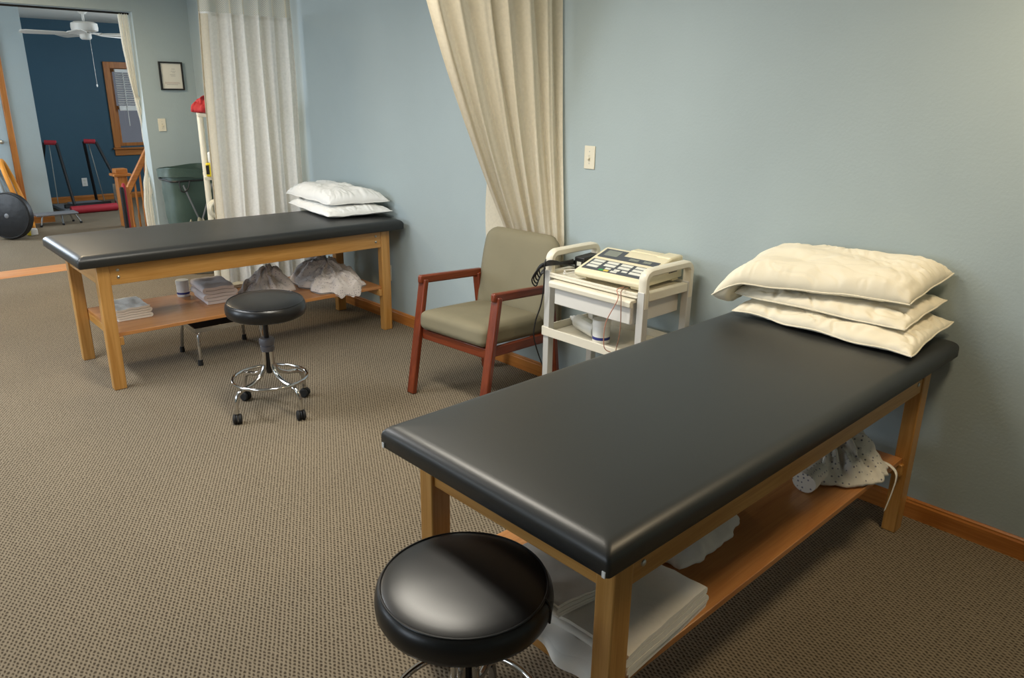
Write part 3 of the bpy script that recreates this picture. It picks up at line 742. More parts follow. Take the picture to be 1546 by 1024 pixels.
cushion((-0.29, 0.215, -0.2445, 0.2445, 0.352, 0.458), 0.035, 'seat', TAUPE, ch, Matrix.Translation((-0.03, 0, 0)) @ Matrix.Rotation(R(3), 4, 'Y'))
tiltb = Matrix.Translation((0.185, -0.022, 0.40)) @ Matrix.Rotation(R(9), 4, 'Y')
def back_shape():
    bm = bmesh.new(); bmesh.ops.create_cube(bm, size=2.0); bmesh.ops.subdivide_edges(bm, edges=bm.edges[:], cuts=16, use_grid_fill=True)
    for v in bm.verts:
        p = v.co; y, z = p.y, p.z
        taper = 1-0.09*max(0, z)**2; rr = 0.16
        yy, zz = y*0.278*taper, z*0.235
        # rounded outline corners
        ax, az = abs(yy)-(0.278*taper-rr*0.45), abs(zz)-(0.235-rr*0.45)
        if ax > 0 and az > 0 and z > 0:
            l = math.hypot(ax, az); lim = rr*0.45
            if l > 1e-6:
                k = min(1, lim/l)*1.0; mm = max(ax, az); k2 = mm/l
                yy = math.copysign(abs(yy)-ax+ax*k2, yy); zz = math.copysign(abs(zz)-az+az*k2, zz)
        edge = max(abs(y), abs(z)); th = 0.033*(1-0.75*max(0, (edge-0.78)/0.22)**2)+0.010*(1-y*y)*(1-z*z)
        v.co = tiltb @ Vector((p.x*th-0.03*(1-y*y)*0+0.018*y*y*-1, yy, zz+0.235))
    bmesh.ops.recalc_face_normals(bm, faces=bm.faces); me = bpy.data.meshes.new('backrest'); bm.to_mesh(me); bm.free(); me.materials.append(TAUPE)
    for q in me.polygons: q.use_smooth = True
    o = bpy.data.objects.new('backrest', me); COL.objects.link(o); o.parent = ch
back_shape()
for s in (-1, 1):
    y = s*SW
    MB().beam((-0.335, y, 0.0), (-0.228, y, 0.628), 0.030, 0.052, (0, 1, 0)).build('leg', CHERRY[2], ch, bevel=0.006)
    MB().beam((0.255, y, 0.0), (0.175, y, 0.60), 0.030, 0.050, (0, 1, 0)).build('leg', CHERRY[2], ch, bevel=0.006)
    MB().beam((-0.262, y, 0.630), (0.205, y, 0.598), 0.030, 0.046).build('armrest', CHERRY[0], ch, bevel=0.009)
    MB().beam((-0.27, y-s*0.0145, 0.345), (0.225, y-s*0.0145, 0.325), 0.024, 0.05).build('side_rail', CHERRY[0], ch, bevel=0.004)
MB().beam((-0.262, -SW+0.028, 0.335), (-0.262, SW-0.028, 0.335), 0.022, 0.055).build('front_rail', CHERRY[1], ch, bevel=0.004)
MB().beam((0.200, -SW+0.028, 0.325), (0.200, SW-0.028, 0.325), 0.022, 0.055).build('back_rail', CHERRY[1], ch, bevel=0.004)

# ------------------------------------------------------------------ utility cart (local x: wall side at 0, room side -0.36; y 0..0.6)
CX, CY = -0.045, 1.485
ct = thing('utility_cart', 'cream plastic rolling cart with drawer and grey posts beside the near table', 'cart', (CX, CY, 0))
CD, CWD = 0.375, 0.60
def post(x, y):
    m = MB().box(x-0.019, x+0.019, y-0.018, y+0.018, 0.06, 0.775); return m.build('post', CARTLEG, ct, bevel=0.003)
for x in (-0.022, -CD+0.022):
    for y in (0.020, CWD-0.020):
        post(x, y)
        w = MB().lathe([(0, -0.011), (0.022, -0.011), (0.027, -0.006), (0.027, 0.006), (0.022, 0.011), (0, 0.011)], 20, M=Matrix.Translation((x, y, 0.027)) @ Matrix.Rotation(R(90), 4, 'X')).build('caster', BLACKR, ct)
        MB().lathe([(0, 0.050), (0.010, 0.050), (0.010, 0.062), (0, 0.062)], 12, c=(x, y, 0)).build('caster_stem', STEEL, w)
for y in (0.020, CWD-0.020):
    s = 0.020
    path = catmull([(-CD+0.022, y, 0.70), (-CD+0.022, y, 0.80), (-CD+0.024, y, 0.835), (-CD+0.045, y, 0.853), (-CD+0.09, y, 0.856), (-0.09, y, 0.856), (-0.045, y, 0.853), (-0.024, y, 0.835), (-0.022, y, 0.80), (-0.022, y, 0.70)], 5)
    m = MB(); n = len(path); B = []
    # rounded rectangular bar swept in the x-z plane
    for i, p in enumerate(path):
        a = path[max(i-1, 0)]; b = path[min(i+1, n-1)]; t = (b-a).normalized(); nn = Vector((-t.z, 0, t.x))
        hw = 0.021; ht = 0.017
        for (sy, sn) in ((-1, -0.6), (-0.6, -1), (0.6, -1), (1, -0.6), (1, 0.6), (0.6, 1), (-0.6, 1), (-1, 0.6)):
            q = p+nn*(ht*sn); m.v.append((q.x, y+hw*sy, q.z))
    for i in range(n-1):
        for k in range(8): m.f.append((i*8+k, i*8+(k+1) % 8, (i+1)*8+(k+1) % 8, (i+1)*8+k))
    m.f.append(tuple(range(8))[::-1]); m.f.append(tuple((n-1)*8+k for k in range(8)))
    m.build('handle', CREAMP, ct, angle=50)
    box('side_rail', CREAMP, (-CD+0.042, -0.042, y-0.016, y+0.016, 0.728, 0.768), ct, bevel=0.004)
def tray(name, z, lip, mat):
    m = MB(); x0, x1, y0, y1 = -CD, 0.0, 0.0365, CWD-0.0365
    m.box(x0, x1, y0, y1, z, z+0.012)
    m.box(x0, x0+0.008, y0, y1, z+0.012, z+lip); m.box(x1-0.008, x1, y0, y1, z+0.012, z+lip)
    return m.build(name, mat, ct, bevel=0.003)
tray('top_tray', 0.742, 0.025, CREAMP)
def shelf_tray(z):
    m = MB(); x0, x1, y0, y1 = -CD-0.002, 0.0, -0.002, CWD+0.002; h = 0.045
    m.box(x0+0.006, x1-0.006, y0+0.006, y1-0.006, z, z+0.008)
    m.box(x0-0.003, x0+0.004, y0, y1, z, z+h); m.box(x1-0.004, x1, y0, y1, z, z+h); m.box(x0+0.004, x1-0.004, y0-0.004, y0+0.003, z, z+h); m.box(x0+0.004, x1-0.004, y1-0.003, y1+0.004, z, z+h)
    return m.build('shelf_tray', CREAMP, ct, bevel=0.002)
SH = 0.445
shelf_tray(SH); shelf_tray(0.12)
dr = box('drawer', plain('white_drawer_plastic', (222, 220, 214), 0.4), (-CD-0.012, -0.03, 0.058, CWD-0.085, 0.622, 0.722), ct, bevel=0.004)
MB().prism([(-CD-0.036, 0.728), (-CD-0.034, 0.706), (-CD-0.0125, 0.700), (-CD-0.0125, 0.7225), (-CD+0.02, 0.7225), (-CD+0.02, 0.737), (-CD-0.028, 0.737)], 0.046, CWD-0.066).build('drawer_lip', CREAMP, dr, bevel=0.003)

# ultrasound machine on the cart (local: front faces -x)
MZ = 0.769
us = thing('therapy_machine', 'cream desktop therapy machine with slate keypad standing on the cart', 'machine', (CX-0.172, CY+0.247, 0.7675), R(3))
HW = 0.185
prof = [(-0.175, 0.010), (-0.178, 0.030), (-0.165, 0.040), (0.06, 0.108), (0.075, 0.108), (0.16, 0.088), (0.165, 0.010)]
MB().prism(prof, -HW, HW).build('case', MACH, us, bevel=0.006)
for d in ((-0.16, -0.12, -HW+0.01, -HW+0.06, 0, 0.0105), (-0.16, -0.12, HW-0.06, HW-0.01, 0, 0.0105), (0.1, 0.15, -HW+0.01, HW-0.01, 0, 0.0105)): box('foot', MACH, d, us)
sl = math.atan2(0.068, 0.225)
PM = Matrix.Translation((-0.165, 0, 0.040)) @ Matrix.Rotation(-sl, 4, 'Y')
def on_panel(name, mat, a0, a1, b0, b1, h0, h1, parent, bevel=0.0):
    return MB().box(a0, a1, b0, b1, h0, h1, PM).build(name, mat, parent, bevel=bevel)
# a = distance up the slope (0..0.235), b = across (+y = left as seen)
kp = on_panel('keypad', PANEL, 0.018, 0.118, -HW+0.02, HW-0.02, 0.0, 0.002, us)
dp = MB()
for (a0, a1, b0, b1) in ((0.142, 0.182, -HW+0.02, HW-0.02), (0.182, 0.226, 0.040, HW-0.02)): dp.box(a0, a1, b0, b1, 0, 0.002, PM)
dp = dp.build('display_panel', PANEL, us)
on_panel('screen', LCD, 0.160, 0.214, 0.065, 0.142, 0.002, 0.003, dp)
on_panel('screen', LCD, 0.152, 0.172, -0.060, -0.008, 0.002, 0.003, dp); on_panel('screen', LCD, 0.152, 0.172, -0.128, -0.086, 0.002, 0.003, dp)
bw = 0.062
for r_ in range(3):
    for c_ in range(4):
        b1 = HW-0.034-c_*0.079-0.0
        a1 = 0.111-r_*0.027
        if r_ == 2 and c_ in (1, 2): continue
        on_panel('key', KEYW, a1-0.019, a1, b1-bw, b1, 0.002, 0.0036, kp)
for (a0, b0, w_, mt) in ((0.041, 0.032, 0.03, KEYW), (0.041, -0.018, 0.03, KEYW), (0.041, -0.060, 0.03, KEYW), (0.024, -0.012, 0.034, KEYW), (0.022, 0.058, 0.026, plain('green_key', (60, 150, 84), 0.5)), (0.022, 0.030, 0.026, plain('yellow_key', (222, 200, 96), 0.5))):
    on_panel('key', mt, a0, a0+0.013, b0-w_/2, b0+w_/2, 0.002, 0.0036, kp)
MB().box(0.085, 0.150, -0.10, 0.06, 0.085, 0.110).build('probe_cradle', MACH, us, bevel=0.008)
MB().box(0.060, 0.165, -HW-0.0, -0.105, 0.07, 0.114).build('probe_dock', MACH, us, bevel=0.008)
MB().box(0.05, 0.115, -HW-0.003, -HW+0.004, 0.045, 0.075).build('side_port', BLACKP, us)
# sound head cable: pink wire hanging over the cart edge
def cable(name, label, pts, r, mat, cat='cable'):
    o = MB().tube(catmull(pts, 8), r, 8).build(name, mat); return tag(o, label, cat)
ex = CX-CD
cable('lead_wire', 'thin pink wire hanging from the machine down to the cart shelf', [(ex+0.03, CY+0.135, 0.772), (ex-0.030, CY+0.125, 0.772), (ex-0.046, CY+0.105, 0.735), (ex-0.050, CY+0.16, 0.62), (ex-0.046, CY+0.17, 0.52), (ex-0.03, CY+0.165, 0.482), (ex+0.03, CY+0.16, 0.4575)], 0.0022, PINKW)
cable('lead_wire', 'thin brownish wire hanging straight beside a cart post', [(ex+0.035, CY+0.115, 0.772), (ex-0.030, CY+0.10, 0.772), (ex-0.047, CY+0.085, 0.73), (ex-0.046, CY+0.082, 0.60), (ex-0.044, CY+0.10, 0.50), (ex-0.02, CY+0.115, 0.47), (ex+0.04, CY+0.12, 0.4575)], 0.0022, plain('brown_wire', (150, 112, 92), 0.4))
ad = thing('power_adapter', 'black power adapter box lying beside the machine on the cart', 'adapter', (CX-0.16, CY+0.515, 0.768), R(8))
box('adapter_body', BLACKP, (-0.07, 0.07, -0.03, 0.03, 0.0, 0.062), ad, bevel=0.006)
MB().box(-0.0735, -0.0705, -0.012, 0.012, 0.02, 0.04).build('plug_face', KEYW, ad)
random.seed(4)
m = MB()
for k in range(5):
    j = [random.uniform(-1, 1) for _ in range(12)]
    pts = [(ex+0.17, CY+0.535+0.006*j[0], 0.79+0.012*k*0.5), (ex+0.09, CY+0.545, 0.80+0.005*j[1]), (ex+0.02, CY+0.545, 0.805+0.004*k), (ex-0.014, CY+0.565, 0.802+0.005*k),
           (ex-0.018-0.005*k, CY+0.60+0.004*j[5], 0.79+0.008*j[2]), (ex-0.012-0.004*k, CY+0.622+0.008*k, 0.765-0.013*k+0.006*j[6]), (ex+0.004, CY+0.628+0.007*k, 0.745-0.016*k), (ex+0.020, CY+0.626+0.003*k, 0.75), (ex+0.052, CY+0.612, 0.785), (ex+0.075, CY+0.57, 0.80+0.005*j[3]), (ex+0.13, CY+0.53+0.008*j[4], 0.785+0.008*k)]
    m.tube(catmull(pts, 8), 0.0036, 8)
tag(m.build('looped_cord', BLACKP), 'black cord looped in a bundle over the cart handle', 'cable')
cable('hanging_cord', 'black cord hanging along a cart post down to the floor', [(ex-0.016, CY+0.575, 0.83), (ex-0.028, CY+0.572, 0.80), (ex-0.022, CY+0.578, 0.70), (ex-0.016, CY+0.60, 0.60), (ex-0.018, CY+0.634, 0.50), (ex-0.008, CY+0.645, 0.40), (ex+0.10, CY+0.655, 0.20), (ex+0.26, CY+0.66, 0.10), (ex+0.37, CY+0.63, 0.05), (ex+0.385, CY+0.56, 0.0055)], 0.0035, BLACKP)
cable('lead_wire', 'white cord draped across the cart top behind the black bundle', [(CX-0.33, CY+0.50, 0.771), (CX-0.30, CY+0.53, 0.772), (CX-0.24, CY+0.485, 0.773), (CX-0.36, CY+0.475, 0.772), (CX-0.32, CY+0.515, 0.773)], 0.003, WHITEP)
# cart shelf things
jar('white lidded jar with a navy band standing on the cart shelf', (-0.31, 1.80, SH+0.0085), 0.042, 0.115)
bt = thing('gel_bottle', 'translucent white squeeze bottle lying on the cart shelf', 'bottle', (-0.255, 1.95, SH+0.0085), R(70))
MB().lathe([(0, -0.11), (0.030, -0.11), (0.037, -0.10), (0.038, 0.05), (0.034, 0.075), (0.018, 0.095), (0.014, 0.098), (0, 0.098)], 28, M=Matrix.Translation((0, 0, 0.0385)) @ Matrix.Rotation(R(90), 4, 'Y')).build('bottle_body', plain('frosted_plastic', (216, 214, 204), 0.35), bt)
MB().lathe([(0, 0.0985), (0.016, 0.0985), (0.016, 0.125), (0.009, 0.132), (0.006, 0.155), (0, 0.156)], 20, M=Matrix.Translation((0, 0, 0.0385)) @ Matrix.Rotation(R(90), 4, 'Y')).build('nozzle', WHITEP, bt)
MB().quadgrid(lambda u, v: (-0.085+0.10*v, -0.0388*math.cos(R(20+100*u)), 0.0385+0.0388*math.sin(R(20+100*u))), 10, 1).build('bottle_label', plain('pale_label', (196, 196, 178), 0.6), bt)

# ------------------------------------------------------------------ curtains
def pleat(s, n, seed, sharp=1.0):
    x = s*n*2*math.pi + 2.6*N(s*4, seed, 0)
    return math.sin(x)+0.28*math.sin(2.3*x+seed)
ZM = 2.06
def curtain_far():
    t = thing('privacy_curtain', 'ivory curtain with net top hanging straight behind the far table', 'curtain', (-0.02, 5.12, 0))
    def pos(s, z):
        f = (CEIL-0.035-z)/CEIL
        x = -0.70+0.68*s - 0.06*(1-s)*f + 0.004*math.sin(z*3+s*9)
        amp = 0.030*(0.75+0.5*f)
        y = amp*pleat(s, 6.5, 1.7) + 0.012*N(s*6, z*1.2, 3.3) + 0.03*(0.5-s)*f
        x += 0.010*math.cos(s*6.5*2*math.pi+1)
        return Vector((x, y, z))
    z0 = 0.12
    m = MB().quadgrid(lambda u, v: pos(u, z0+(ZM-z0)*v), 220, 40); m.build('curtain_cloth', CURTAIN_W, t, angle=180)
    m = MB().quadgrid(lambda u, v: pos(u, ZM+0.0005+(CEIL-0.04-ZM)*v), 220, 6)
    m.uv = [(p/220.0*1.9 if False else (i % 221)/220*1.25, 0.36*(i//221)/6) for i, p in enumerate(range(len(m.v)))]
    m.build('net_panel', NET, t, angle=180)
    m = MB().quadgrid(lambda u, v: pos(u, ZM-0.012+0.024*v)+Vector((0, -0.003, 0)), 220, 1); m.build('net_seam', CURTAIN_W, t, angle=180)
    m = MB().quadgrid(lambda u, v: pos(0.0+0.085*u, z0+(ZM-z0)*v)+Vector((0.004-0.012*u, -0.004, 0)), 16, 40); m.build('side_hem', CURTAIN, t, angle=180)
    m = MB().box(-1.9, 0.015, -0.012, 0.012, CEIL-0.03, CEIL-0.0005); m.build('ceiling_track', FAN_W, t)
    return t
curtain_far()
def curtain_near():
    t = thing('privacy_curtain', 'cream curtain pulled aside and tucked behind the taupe chair', 'curtain', (0, 2.42, 0))
    n = 6
    zt, zb_ = 2.40, 0.26
    def pos(s, v):
        z = zt+(zb_-zt)*v
        # top row: straight along the track; gathered against the wall at chair-back height
        top = Vector((-0.955+0.94*s, 0.0+0.0*s, 0))
        g = smooth01((zt-z)/(zt-0.84)) if z > 0.84 else 1.0
        lin_ = min(1, max(0, (zt-z)/(zt-0.84)))
        k = lin_**1.35
        if z > 0.84: k = k
        bot = Vector((-0.062+0.038*s, 0.335-0.43*s, 0))
        p = top*(1-k)+bot*k
        amp = 0.042*(1-k)+0.013*k
        ph = pleat(s, n, 4.1)
        d = Vector((0, -1, 0))*(1-k)+Vector((-0.90, -0.43, 0))*k
        p = p+d*amp*ph*(0.55+0.45*min(1, s*4)) + Vector((0, 0.0, 0))
        p.x = min(p.x, -0.012+0.0*s)
        p.x += 0.008*N(s*8, z*2, 1.0)*(1-k); p.z = z
        p.x = min(p.x, -0.006)
        return p
    MB().quadgrid(lambda u, v: pos(u, v), 240, 56).build('curtain_cloth', CURTAIN, t, angle=180)
    MB().quadgrid(lambda u, v: pos(0.085*u, v)+Vector((-0.004, -0.004, 0)), 10, 56).build('side_hem', CURTAIN, t, angle=180)
    # the loose tail hanging flat against the wall
    def tail(u, v):
        return Vector((-0.012-0.010*abs(math.sin(u*9+v))-0.01*v*u, 0.545-0.42*u+0.012*math.sin(v*7), 1.10-0.84*v-0.22*u*(1-v)*0))
    MB().quadgrid(tail, 40, 30).build('curtain_tail', CURTAIN, t, angle=180)
    MB().box(-2.0, -0.005, -0.012, 0.012, CEIL-0.03, CEIL-0.0005).build('ceiling_track', FAN_W, t)
curtain_near()

# ------------------------------------------------------------------ wall plates
def plate(name, label, cat, loc, axis, mat, kind):
    t = thing(name, label, cat, loc, {'x-': R(-90), 'y-': 0}[axis], None)   # local plate faces -y
    box('cover_plate', mat, (-0.035, 0.035, -0.006, 0, -0.0575, 0.0575), t, bevel=0.003)
    if kind == 'switch':
        box('toggle_slot', plain('toggle_ivory', (206, 200, 180), 0.5), (-0.006, 0.006, -0.0068, -0.006, -0.013, 0.013), t)
        MB().beam((0, -0.006, -0.003), (0, -0.019, -0.010), 0.008, 0.009).build('toggle', mat, t, bevel=0.002)
        for z in (-0.03, 0.03): MB().lathe([(0, 0), (0.003, 0), (0.0025, 0.0012), (0, 0.0014)], 10, M=Matrix.Translation((0, -0.006, z)) @ Matrix.Rotation(R(90), 4, 'X')).build('screw', STEEL, t)
    else:
        for z in (-0.022, 0.022): MB().lathe([(0, 0), (0.016, 0), (0.015, 0.002), (0, 0.002)], 16, M=Matrix.Translation((0, -0.006, z)) @ Matrix.Rotation(R(90), 4, 'X')).build('socket', KEYW, t)
    return t
plate('light_switch', 'ivory toggle light switch on the wall above the cart', 'light switch', (-0.0005, 2.19, 1.275), 'x-', IVORY, 'switch')
plate('light_switch', 'ivory toggle light switch below the framed certificate', 'light switch', (-0.352, PART_Y-0.0005, 1.237), 'y-', IVORY, 'switch')
plate('wall_outlet', 'ivory wall outlet half hidden behind a leg of the far table', 'outlet', (-0.0005, 4.03, 0.345), 'x-', IVORY, 'outlet')
plate('wall_outlet', 'white wall outlet on the dark blue wall', 'outlet', (0.06, FAR_Y-0.0005, 0.265), 'y-', WHITEP, 'outlet')

# framed certificate
pf = thing('picture_frame', 'black framed certificate hanging beside the doorway', 'picture', (-0.216, PART_Y-0.0005, 1.67))
fw_, fh_, fb = 0.106, 0.124, 0.014
MB().box(-fw_, fw_, -0.02, 0, fh_-fb, fh_).box(-fw_, fw_, -0.02, 0, -fh_, -fh_+fb).box(-fw_, -fw_+fb, -0.02, 0, -fh_+fb, fh_-fb).box(fw_-fb, fw_, -0.02, 0, -fh_+fb, fh_-fb).build('frame', BLACKF, pf)
pp = box('certificate', PAPER, (-fw_+fb, fw_-fb, -0.010, -0.004, -fh_+fb, fh_-fb), pf)
for (z, w_, x_, mt) in ((0.062, 0.03, 0.02, INK), (0.042, 0.045, 0.02, INK), (0.030, 0.025, 0.022, INK), (0.012, 0.05, 0.01, INK), (0.0, 0.04, 0.015, INK), (-0.055, 0.135, 0, INKR), (-0.066, 0.14, 0, INKR), (-0.075, 0.10, 0, INK)):
    MB().box(x_-w_/2, x_+w_/2, -0.0108, -0.0101, z-0.0012, z+0.0012).build('text_line', mt, pp)

# ------------------------------------------------------------------ laundry hamper in the corner
hm = thing('laundry_hamper', 'dark green fabric laundry hamper in the corner by the doorway wall', 'hamper', (-0.30, 6.80, 0))
def hsec(u, z):
    a = 2*math.pi*u; ca, sa = math.cos(a), math.sin(a); sq = (abs(ca)**6+abs(sa)**6)**(-1/6)
    k = 0.80+0.20*(z/0.88)
    return Vector((0.215*ca*sq*k, 0.19*sa*sq*k, z))
m = MB()
m.quadgrid(lambda u, v: hsec(u, 0.03+0.85*v)+Vector((0.012*N(u*8, v*5, 1), 0.012*N(u*8, v*5, 2), 0.012*math.sin(u*12.5)*v)), 64, 24, closed_u=True)
b0 = len(m.v); m.quadgrid(lambda u, v: hsec(u, 0.88-0.5*v)+Vector((-0.03*hsec(u, 0.5).x/0.2*0.3, -0.03*hsec(u, 0.5).y/0.2*0.3, 0.012*math.sin(u*12.5)*(1-v))), 64, 10, closed_u=True, flip=True)
m.f.append(tuple(range(64))[::-1]); m.build('bag', GREEN, hm, angle=180)
m = MB(); m.quadgrid(lambda u, v: hsec(u, 0.80+0.075*v)*1.0+Vector((0.02*math.cos(2*math.pi*u)+0.006*N(u*20, v, 3), 0.02*math.sin(2*math.pi*u), 0.012*math.sin(u*12.5)+0.01*N(u*14, 0, 5))), 64, 4, closed_u=True); m.build('folded_cuff', GREEN, hm, angle=180)
MB().tube([hsec(k/64, 0.775)*1.0+Vector((0.01*math.cos(2*math.pi*k/64), 0.01*math.sin(2*math.pi*k/64), 0.006*N(k/6, 0, 1))) for k in range(64)], 0.008, 8, closed=True).build('drawstring', BLACKP, hm)
MB().tube(catmull([(-0.16, -0.20, 0.775), (-0.15, -0.215, 0.69), (-0.10, -0.215, 0.70), (-0.07, -0.212, 0.775)], 6), 0.006, 8).build('strap_loop', BLACKP, hm)
for s in (-1, 1):
    MB().tube([(-0.13*s, -0.212, 0.74), (0.13*s, -0.168, 0.02)], 0.008, 10).build('cross_bar', GREYM, hm)
heap('crumpled_cloth', 'beige cloth bunched on the floor in front of the green hamper', 'linen', plain('khaki_cloth', (150, 146, 128), 0.9, var=0.15), (-0.33, 6.40, 0.0), 0.2, 0.46, 0.36, 0.66, 77.0, 0.8)

# ------------------------------------------------------------------ white tube rack behind the curtain
rk = thing('storage_rack', 'white tubular storage rack standing behind the ivory curtain', 'rack', (-0.314, 5.769, 0), R(-20))
rx, ry = 0.21, 0.16
YR = 5.85
for x in (-rx, rx):
    for y in (-ry, ry): MB().tube([(x, y, 0), (x, y, 1.36)], 0.019, 14).build('upright', IVORY, rk)
for z in (0.35, 0.88, 1.36):
    MB().box(-rx-0.02, rx+0.02, -ry-0.02, ry+0.02, z, z+0.03).build('shelf', IVORY, rk, bevel=0.006)
heap('red_cloth', 'bunched red cloth on top of the white rack', 'cloth', RED, (-0.465, 5.745, 1.391), 0.3, 0.26, 0.24, 0.14, 83.0, 1.0)
sb = thing('spray_bottle', 'yellow and white plastic container on the middle rack shelf', 'container', (-0.552, 5.635, 0.911), R(-20))
box('container_body', YELLOW, (-0.035, 0.06, -0.03, 0.03, 0.0, 0.105), sb, bevel=0.01)
box('container_cap', WHITEP, (-0.012, 0.06, -0.026, 0.026, 0.1055, 0.19), sb, bevel=0.012)
MB().box(-0.036, -0.012, -0.0315, -0.030, 0.02, 0.09).build('side_label', BLACKP, sb)
m = MB()
for k in range(3): m.tube([(0.055*math.cos(a)*(1+0.1*k), 0.012*k, 0.062+0.055*math.sin(a)*(1+0.1*k)) for a in [2*math.pi*i/28 for i in range(28)]], 0.010, 8, closed=True)
tag(m.build('coiled_cord', IVORY, loc=(-0.44, 5.60, 0.50)), 'thick ivory cord coiled on a hook of the white rack', 'cord')
bpy.data.objects['coiled_cord'].location = (-0.545, 5.60, 0.60)

# ------------------------------------------------------------------ doorway curtain (tied back)
dc = thing('doorway_curtain', 'sheer cream curtain tied back at the doorway edge', 'curtain', (-0.50, PART_Y+0.09, 0))
def dcur(u, v):
    z = 2.185-2.1*v
    pts = [(2.185, -0.085), (1.95, -0.080), (1.70, -0.062), (1.45, -0.035), (1.20, 0.005), (1.0, 0.03), (0.85, -0.005), (0.70, -0.055), (0.5, -0.078), (0.3, -0.075), (0.0, -0.06)]
    for i in range(len(pts)-1):
        if pts[i][0] >= z >= pts[i+1][0]:
            f = (pts[i][0]-z)/(pts[i][0]-pts[i+1][0]); xl = pts[i][1]+(pts[i+1][1]-pts[i][1])*smooth01(f)*0.5+(pts[i+1][1]-pts[i][1])*f*0.5; break
    g = math.exp(-((z-1.02)/0.22)**2)
    w = 0.09*(1-g)+0.035*g
    y = 0.012*pleat(u, 4.5, 2.0)*(1-0.5*g) + 0.10*g
    if w+xl > 0.005 and g < 0.02: w = max(0.03, 0.004-xl)
    return Vector((xl+w*u, y, z))
MB().quadgrid(dcur, 70, 60).build('curtain_cloth', SHEER, dc, angle=180)
MB().tube([(-2.098, 0.0, 2.187), (0.008, 0.0, 2.187)], 0.009, 10).build('tension_rod', DARKMETAL, dc)

# ------------------------------------------------------------------ far room: blind, fan, stairs, exercise things
bl = thing('window_blind', 'white slatted blind drawn half down in the wooden window', 'blind', ((FW[0]+FW[1])/2, FAR_Y-0.028, FW[3]))
hw_ = (FW[1]-FW[0])/2-0.05
box('head_rail', WHITEP, (-hw_, hw_, -0.02, 0.02, -0.055, -0.01), bl, bevel=0.004)
for k in range(14):
    MB().box(-hw_, hw_, -0.016, 0.016, -0.001, 0.001, Matrix.Translation((0, 0, -0.075-0.031*k)) @ Matrix.Rotation(R(28), 4, 'X')).build('slat', WHITEP, bl)
box('bottom_stack', WHITEP, (-hw_, hw_, -0.016, 0.016, -0.57, -0.50), bl, bevel=0.003)
MB().tube([(-hw_+0.10, -0.022, -0.05), (-hw_+0.105, -0.022, -0.78)], 0.006, 8).build('pull_cord', WHITEP, bl)

fn = thing('ceiling_fan', 'white ceiling fan with flat blades beyond the doorway', 'fan', (-0.21, 9.6, FAR_CEIL))
MB().lathe([(0, -0.06), (0.025, -0.06), (0.05, -0.035), (0.065, 0), (0, 0)], 24).build('canopy', FAN_W, fn)
MB().lathe([(0, -0.14), (0.013, -0.14), (0.013, -0.05), (0, -0.05)], 12).build('down_rod', FAN_W, fn)
MB().lathe([(0, -0.245), (0.10, -0.245), (0.135, -0.232), (0.14, -0.20), (0.135, -0.155), (0.10, -0.138), (0, -0.135)], 32).build('motor_housing', FAN_W, fn)
MB().lathe([(0, -0.325), (0.045, -0.325), (0.06, -0.31), (0.06, -0.262), (0.05, -0.246), (0, -0.246)], 24).build('switch_housing', FAN_W, fn)
for k in range(5):
    Mz = Matrix.Rotation(R(172+72*k), 4, 'Z')
    br = MB().box(0.06, 0.19, -0.015, 0.015, -0.262, -0.254, Mz).build('blade_arm', FAN_W, fn)
    poly = [(0.17, -0.045), (0.22, -0.06), (0.58, -0.072), (0.63, -0.05), (0.64, 0), (0.63, 0.05), (0.58, 0.072), (0.22, 0.06), (0.17, 0.045)]
    m = MB().prism(poly, -0.004, 0.004, axis=2); Mb = Mz @ Matrix.Translation((0, 0, -0.268)) @ Matrix.Rotation(R(12), 4, 'X')
    m.v = [tuple(Mb @ Vector(p)) for p in m.v]; m.build('blade', FAN_W, fn)
MB().tube([(0.03, -0.03, -0.325), (0.035, -0.03, -0.80)], 0.0022, 6).build('pull_chain', STEEL, fn)
MB().lathe([(0, 0), (0.006, 0.004), (0.009, 0.02), (0.004, 0.034), (0, 0.035)], 10, c=(0.035, -0.03, -0.835)).build('chain_knob', WHITEP, fn)

st = thing('stair_railing', 'honey coloured wooden stair railing with newel post beyond the doorway', 'railing', (-0.175, 9.2, 0))
MB().box(-0.055, 0.055, -0.055, 0.055, 0, 0.58).build('newel_post', STAIRW[2], st, bevel=0.005)
MB().box(-0.095, 0.095, -0.095, 0.095, 0.58, 0.61).box(-0.065, 0.065, -0.065, 0.065, 0.61, 0.665).build('newel_cap', STAIRW[0], st, bevel=0.006)
ra, rb = Vector((-0.235, -0.9, 0.48)), Vector((0.40, -0.9, 1.52))
MB().beam(ra, rb, 0.06, 0.045, (0, 1, 0)).build('hand_rail', STAIRW[0], st, bevel=0.008)
for k in range(10):
    f = (k+0.7)/10.5; p = ra.lerp(rb, f)
    MB().lathe([(0, max(0, p.z-0.75)), (0.011, max(0, p.z-0.75)), (0.011, p.z-0.45), (0.015, p.z-0.41), (0.008, p.z-0.36), (0.012, p.z-0.2), (0.009, p.z-0.03), (0, p.z-0.03)], 12, c=(p.x, p.y, 0)).build('baluster', STAIRW[2], st)
MB().prism([(-0.36, 0.0), (-0.31, 0.0), (-0.295, 0.50), (-0.305, 0.585), (-0.35, 0.63)], -1.24, -1.215).build('side_panel', STAIRW[2], st)
pt = thing('padded_post', 'black padded post with red sleeve standing beside the stair railing', 'post', (-0.575, 7.86, 0))
MB().lathe([(0, 0), (0.018, 0), (0.020, 0.02), (0.020, 0.59), (0.016, 0.61), (0, 0.61)], 16).build('black_sleeve', BLACKR, pt)
MB().lathe([(0, 0), (0.016, 0), (0.018, 0.5), (0.018, 0.62), (0.012, 0.645), (0, 0.645)], 14, c=(0.030, 0.03, 0)).build('red_sleeve', REDFOAM, pt)

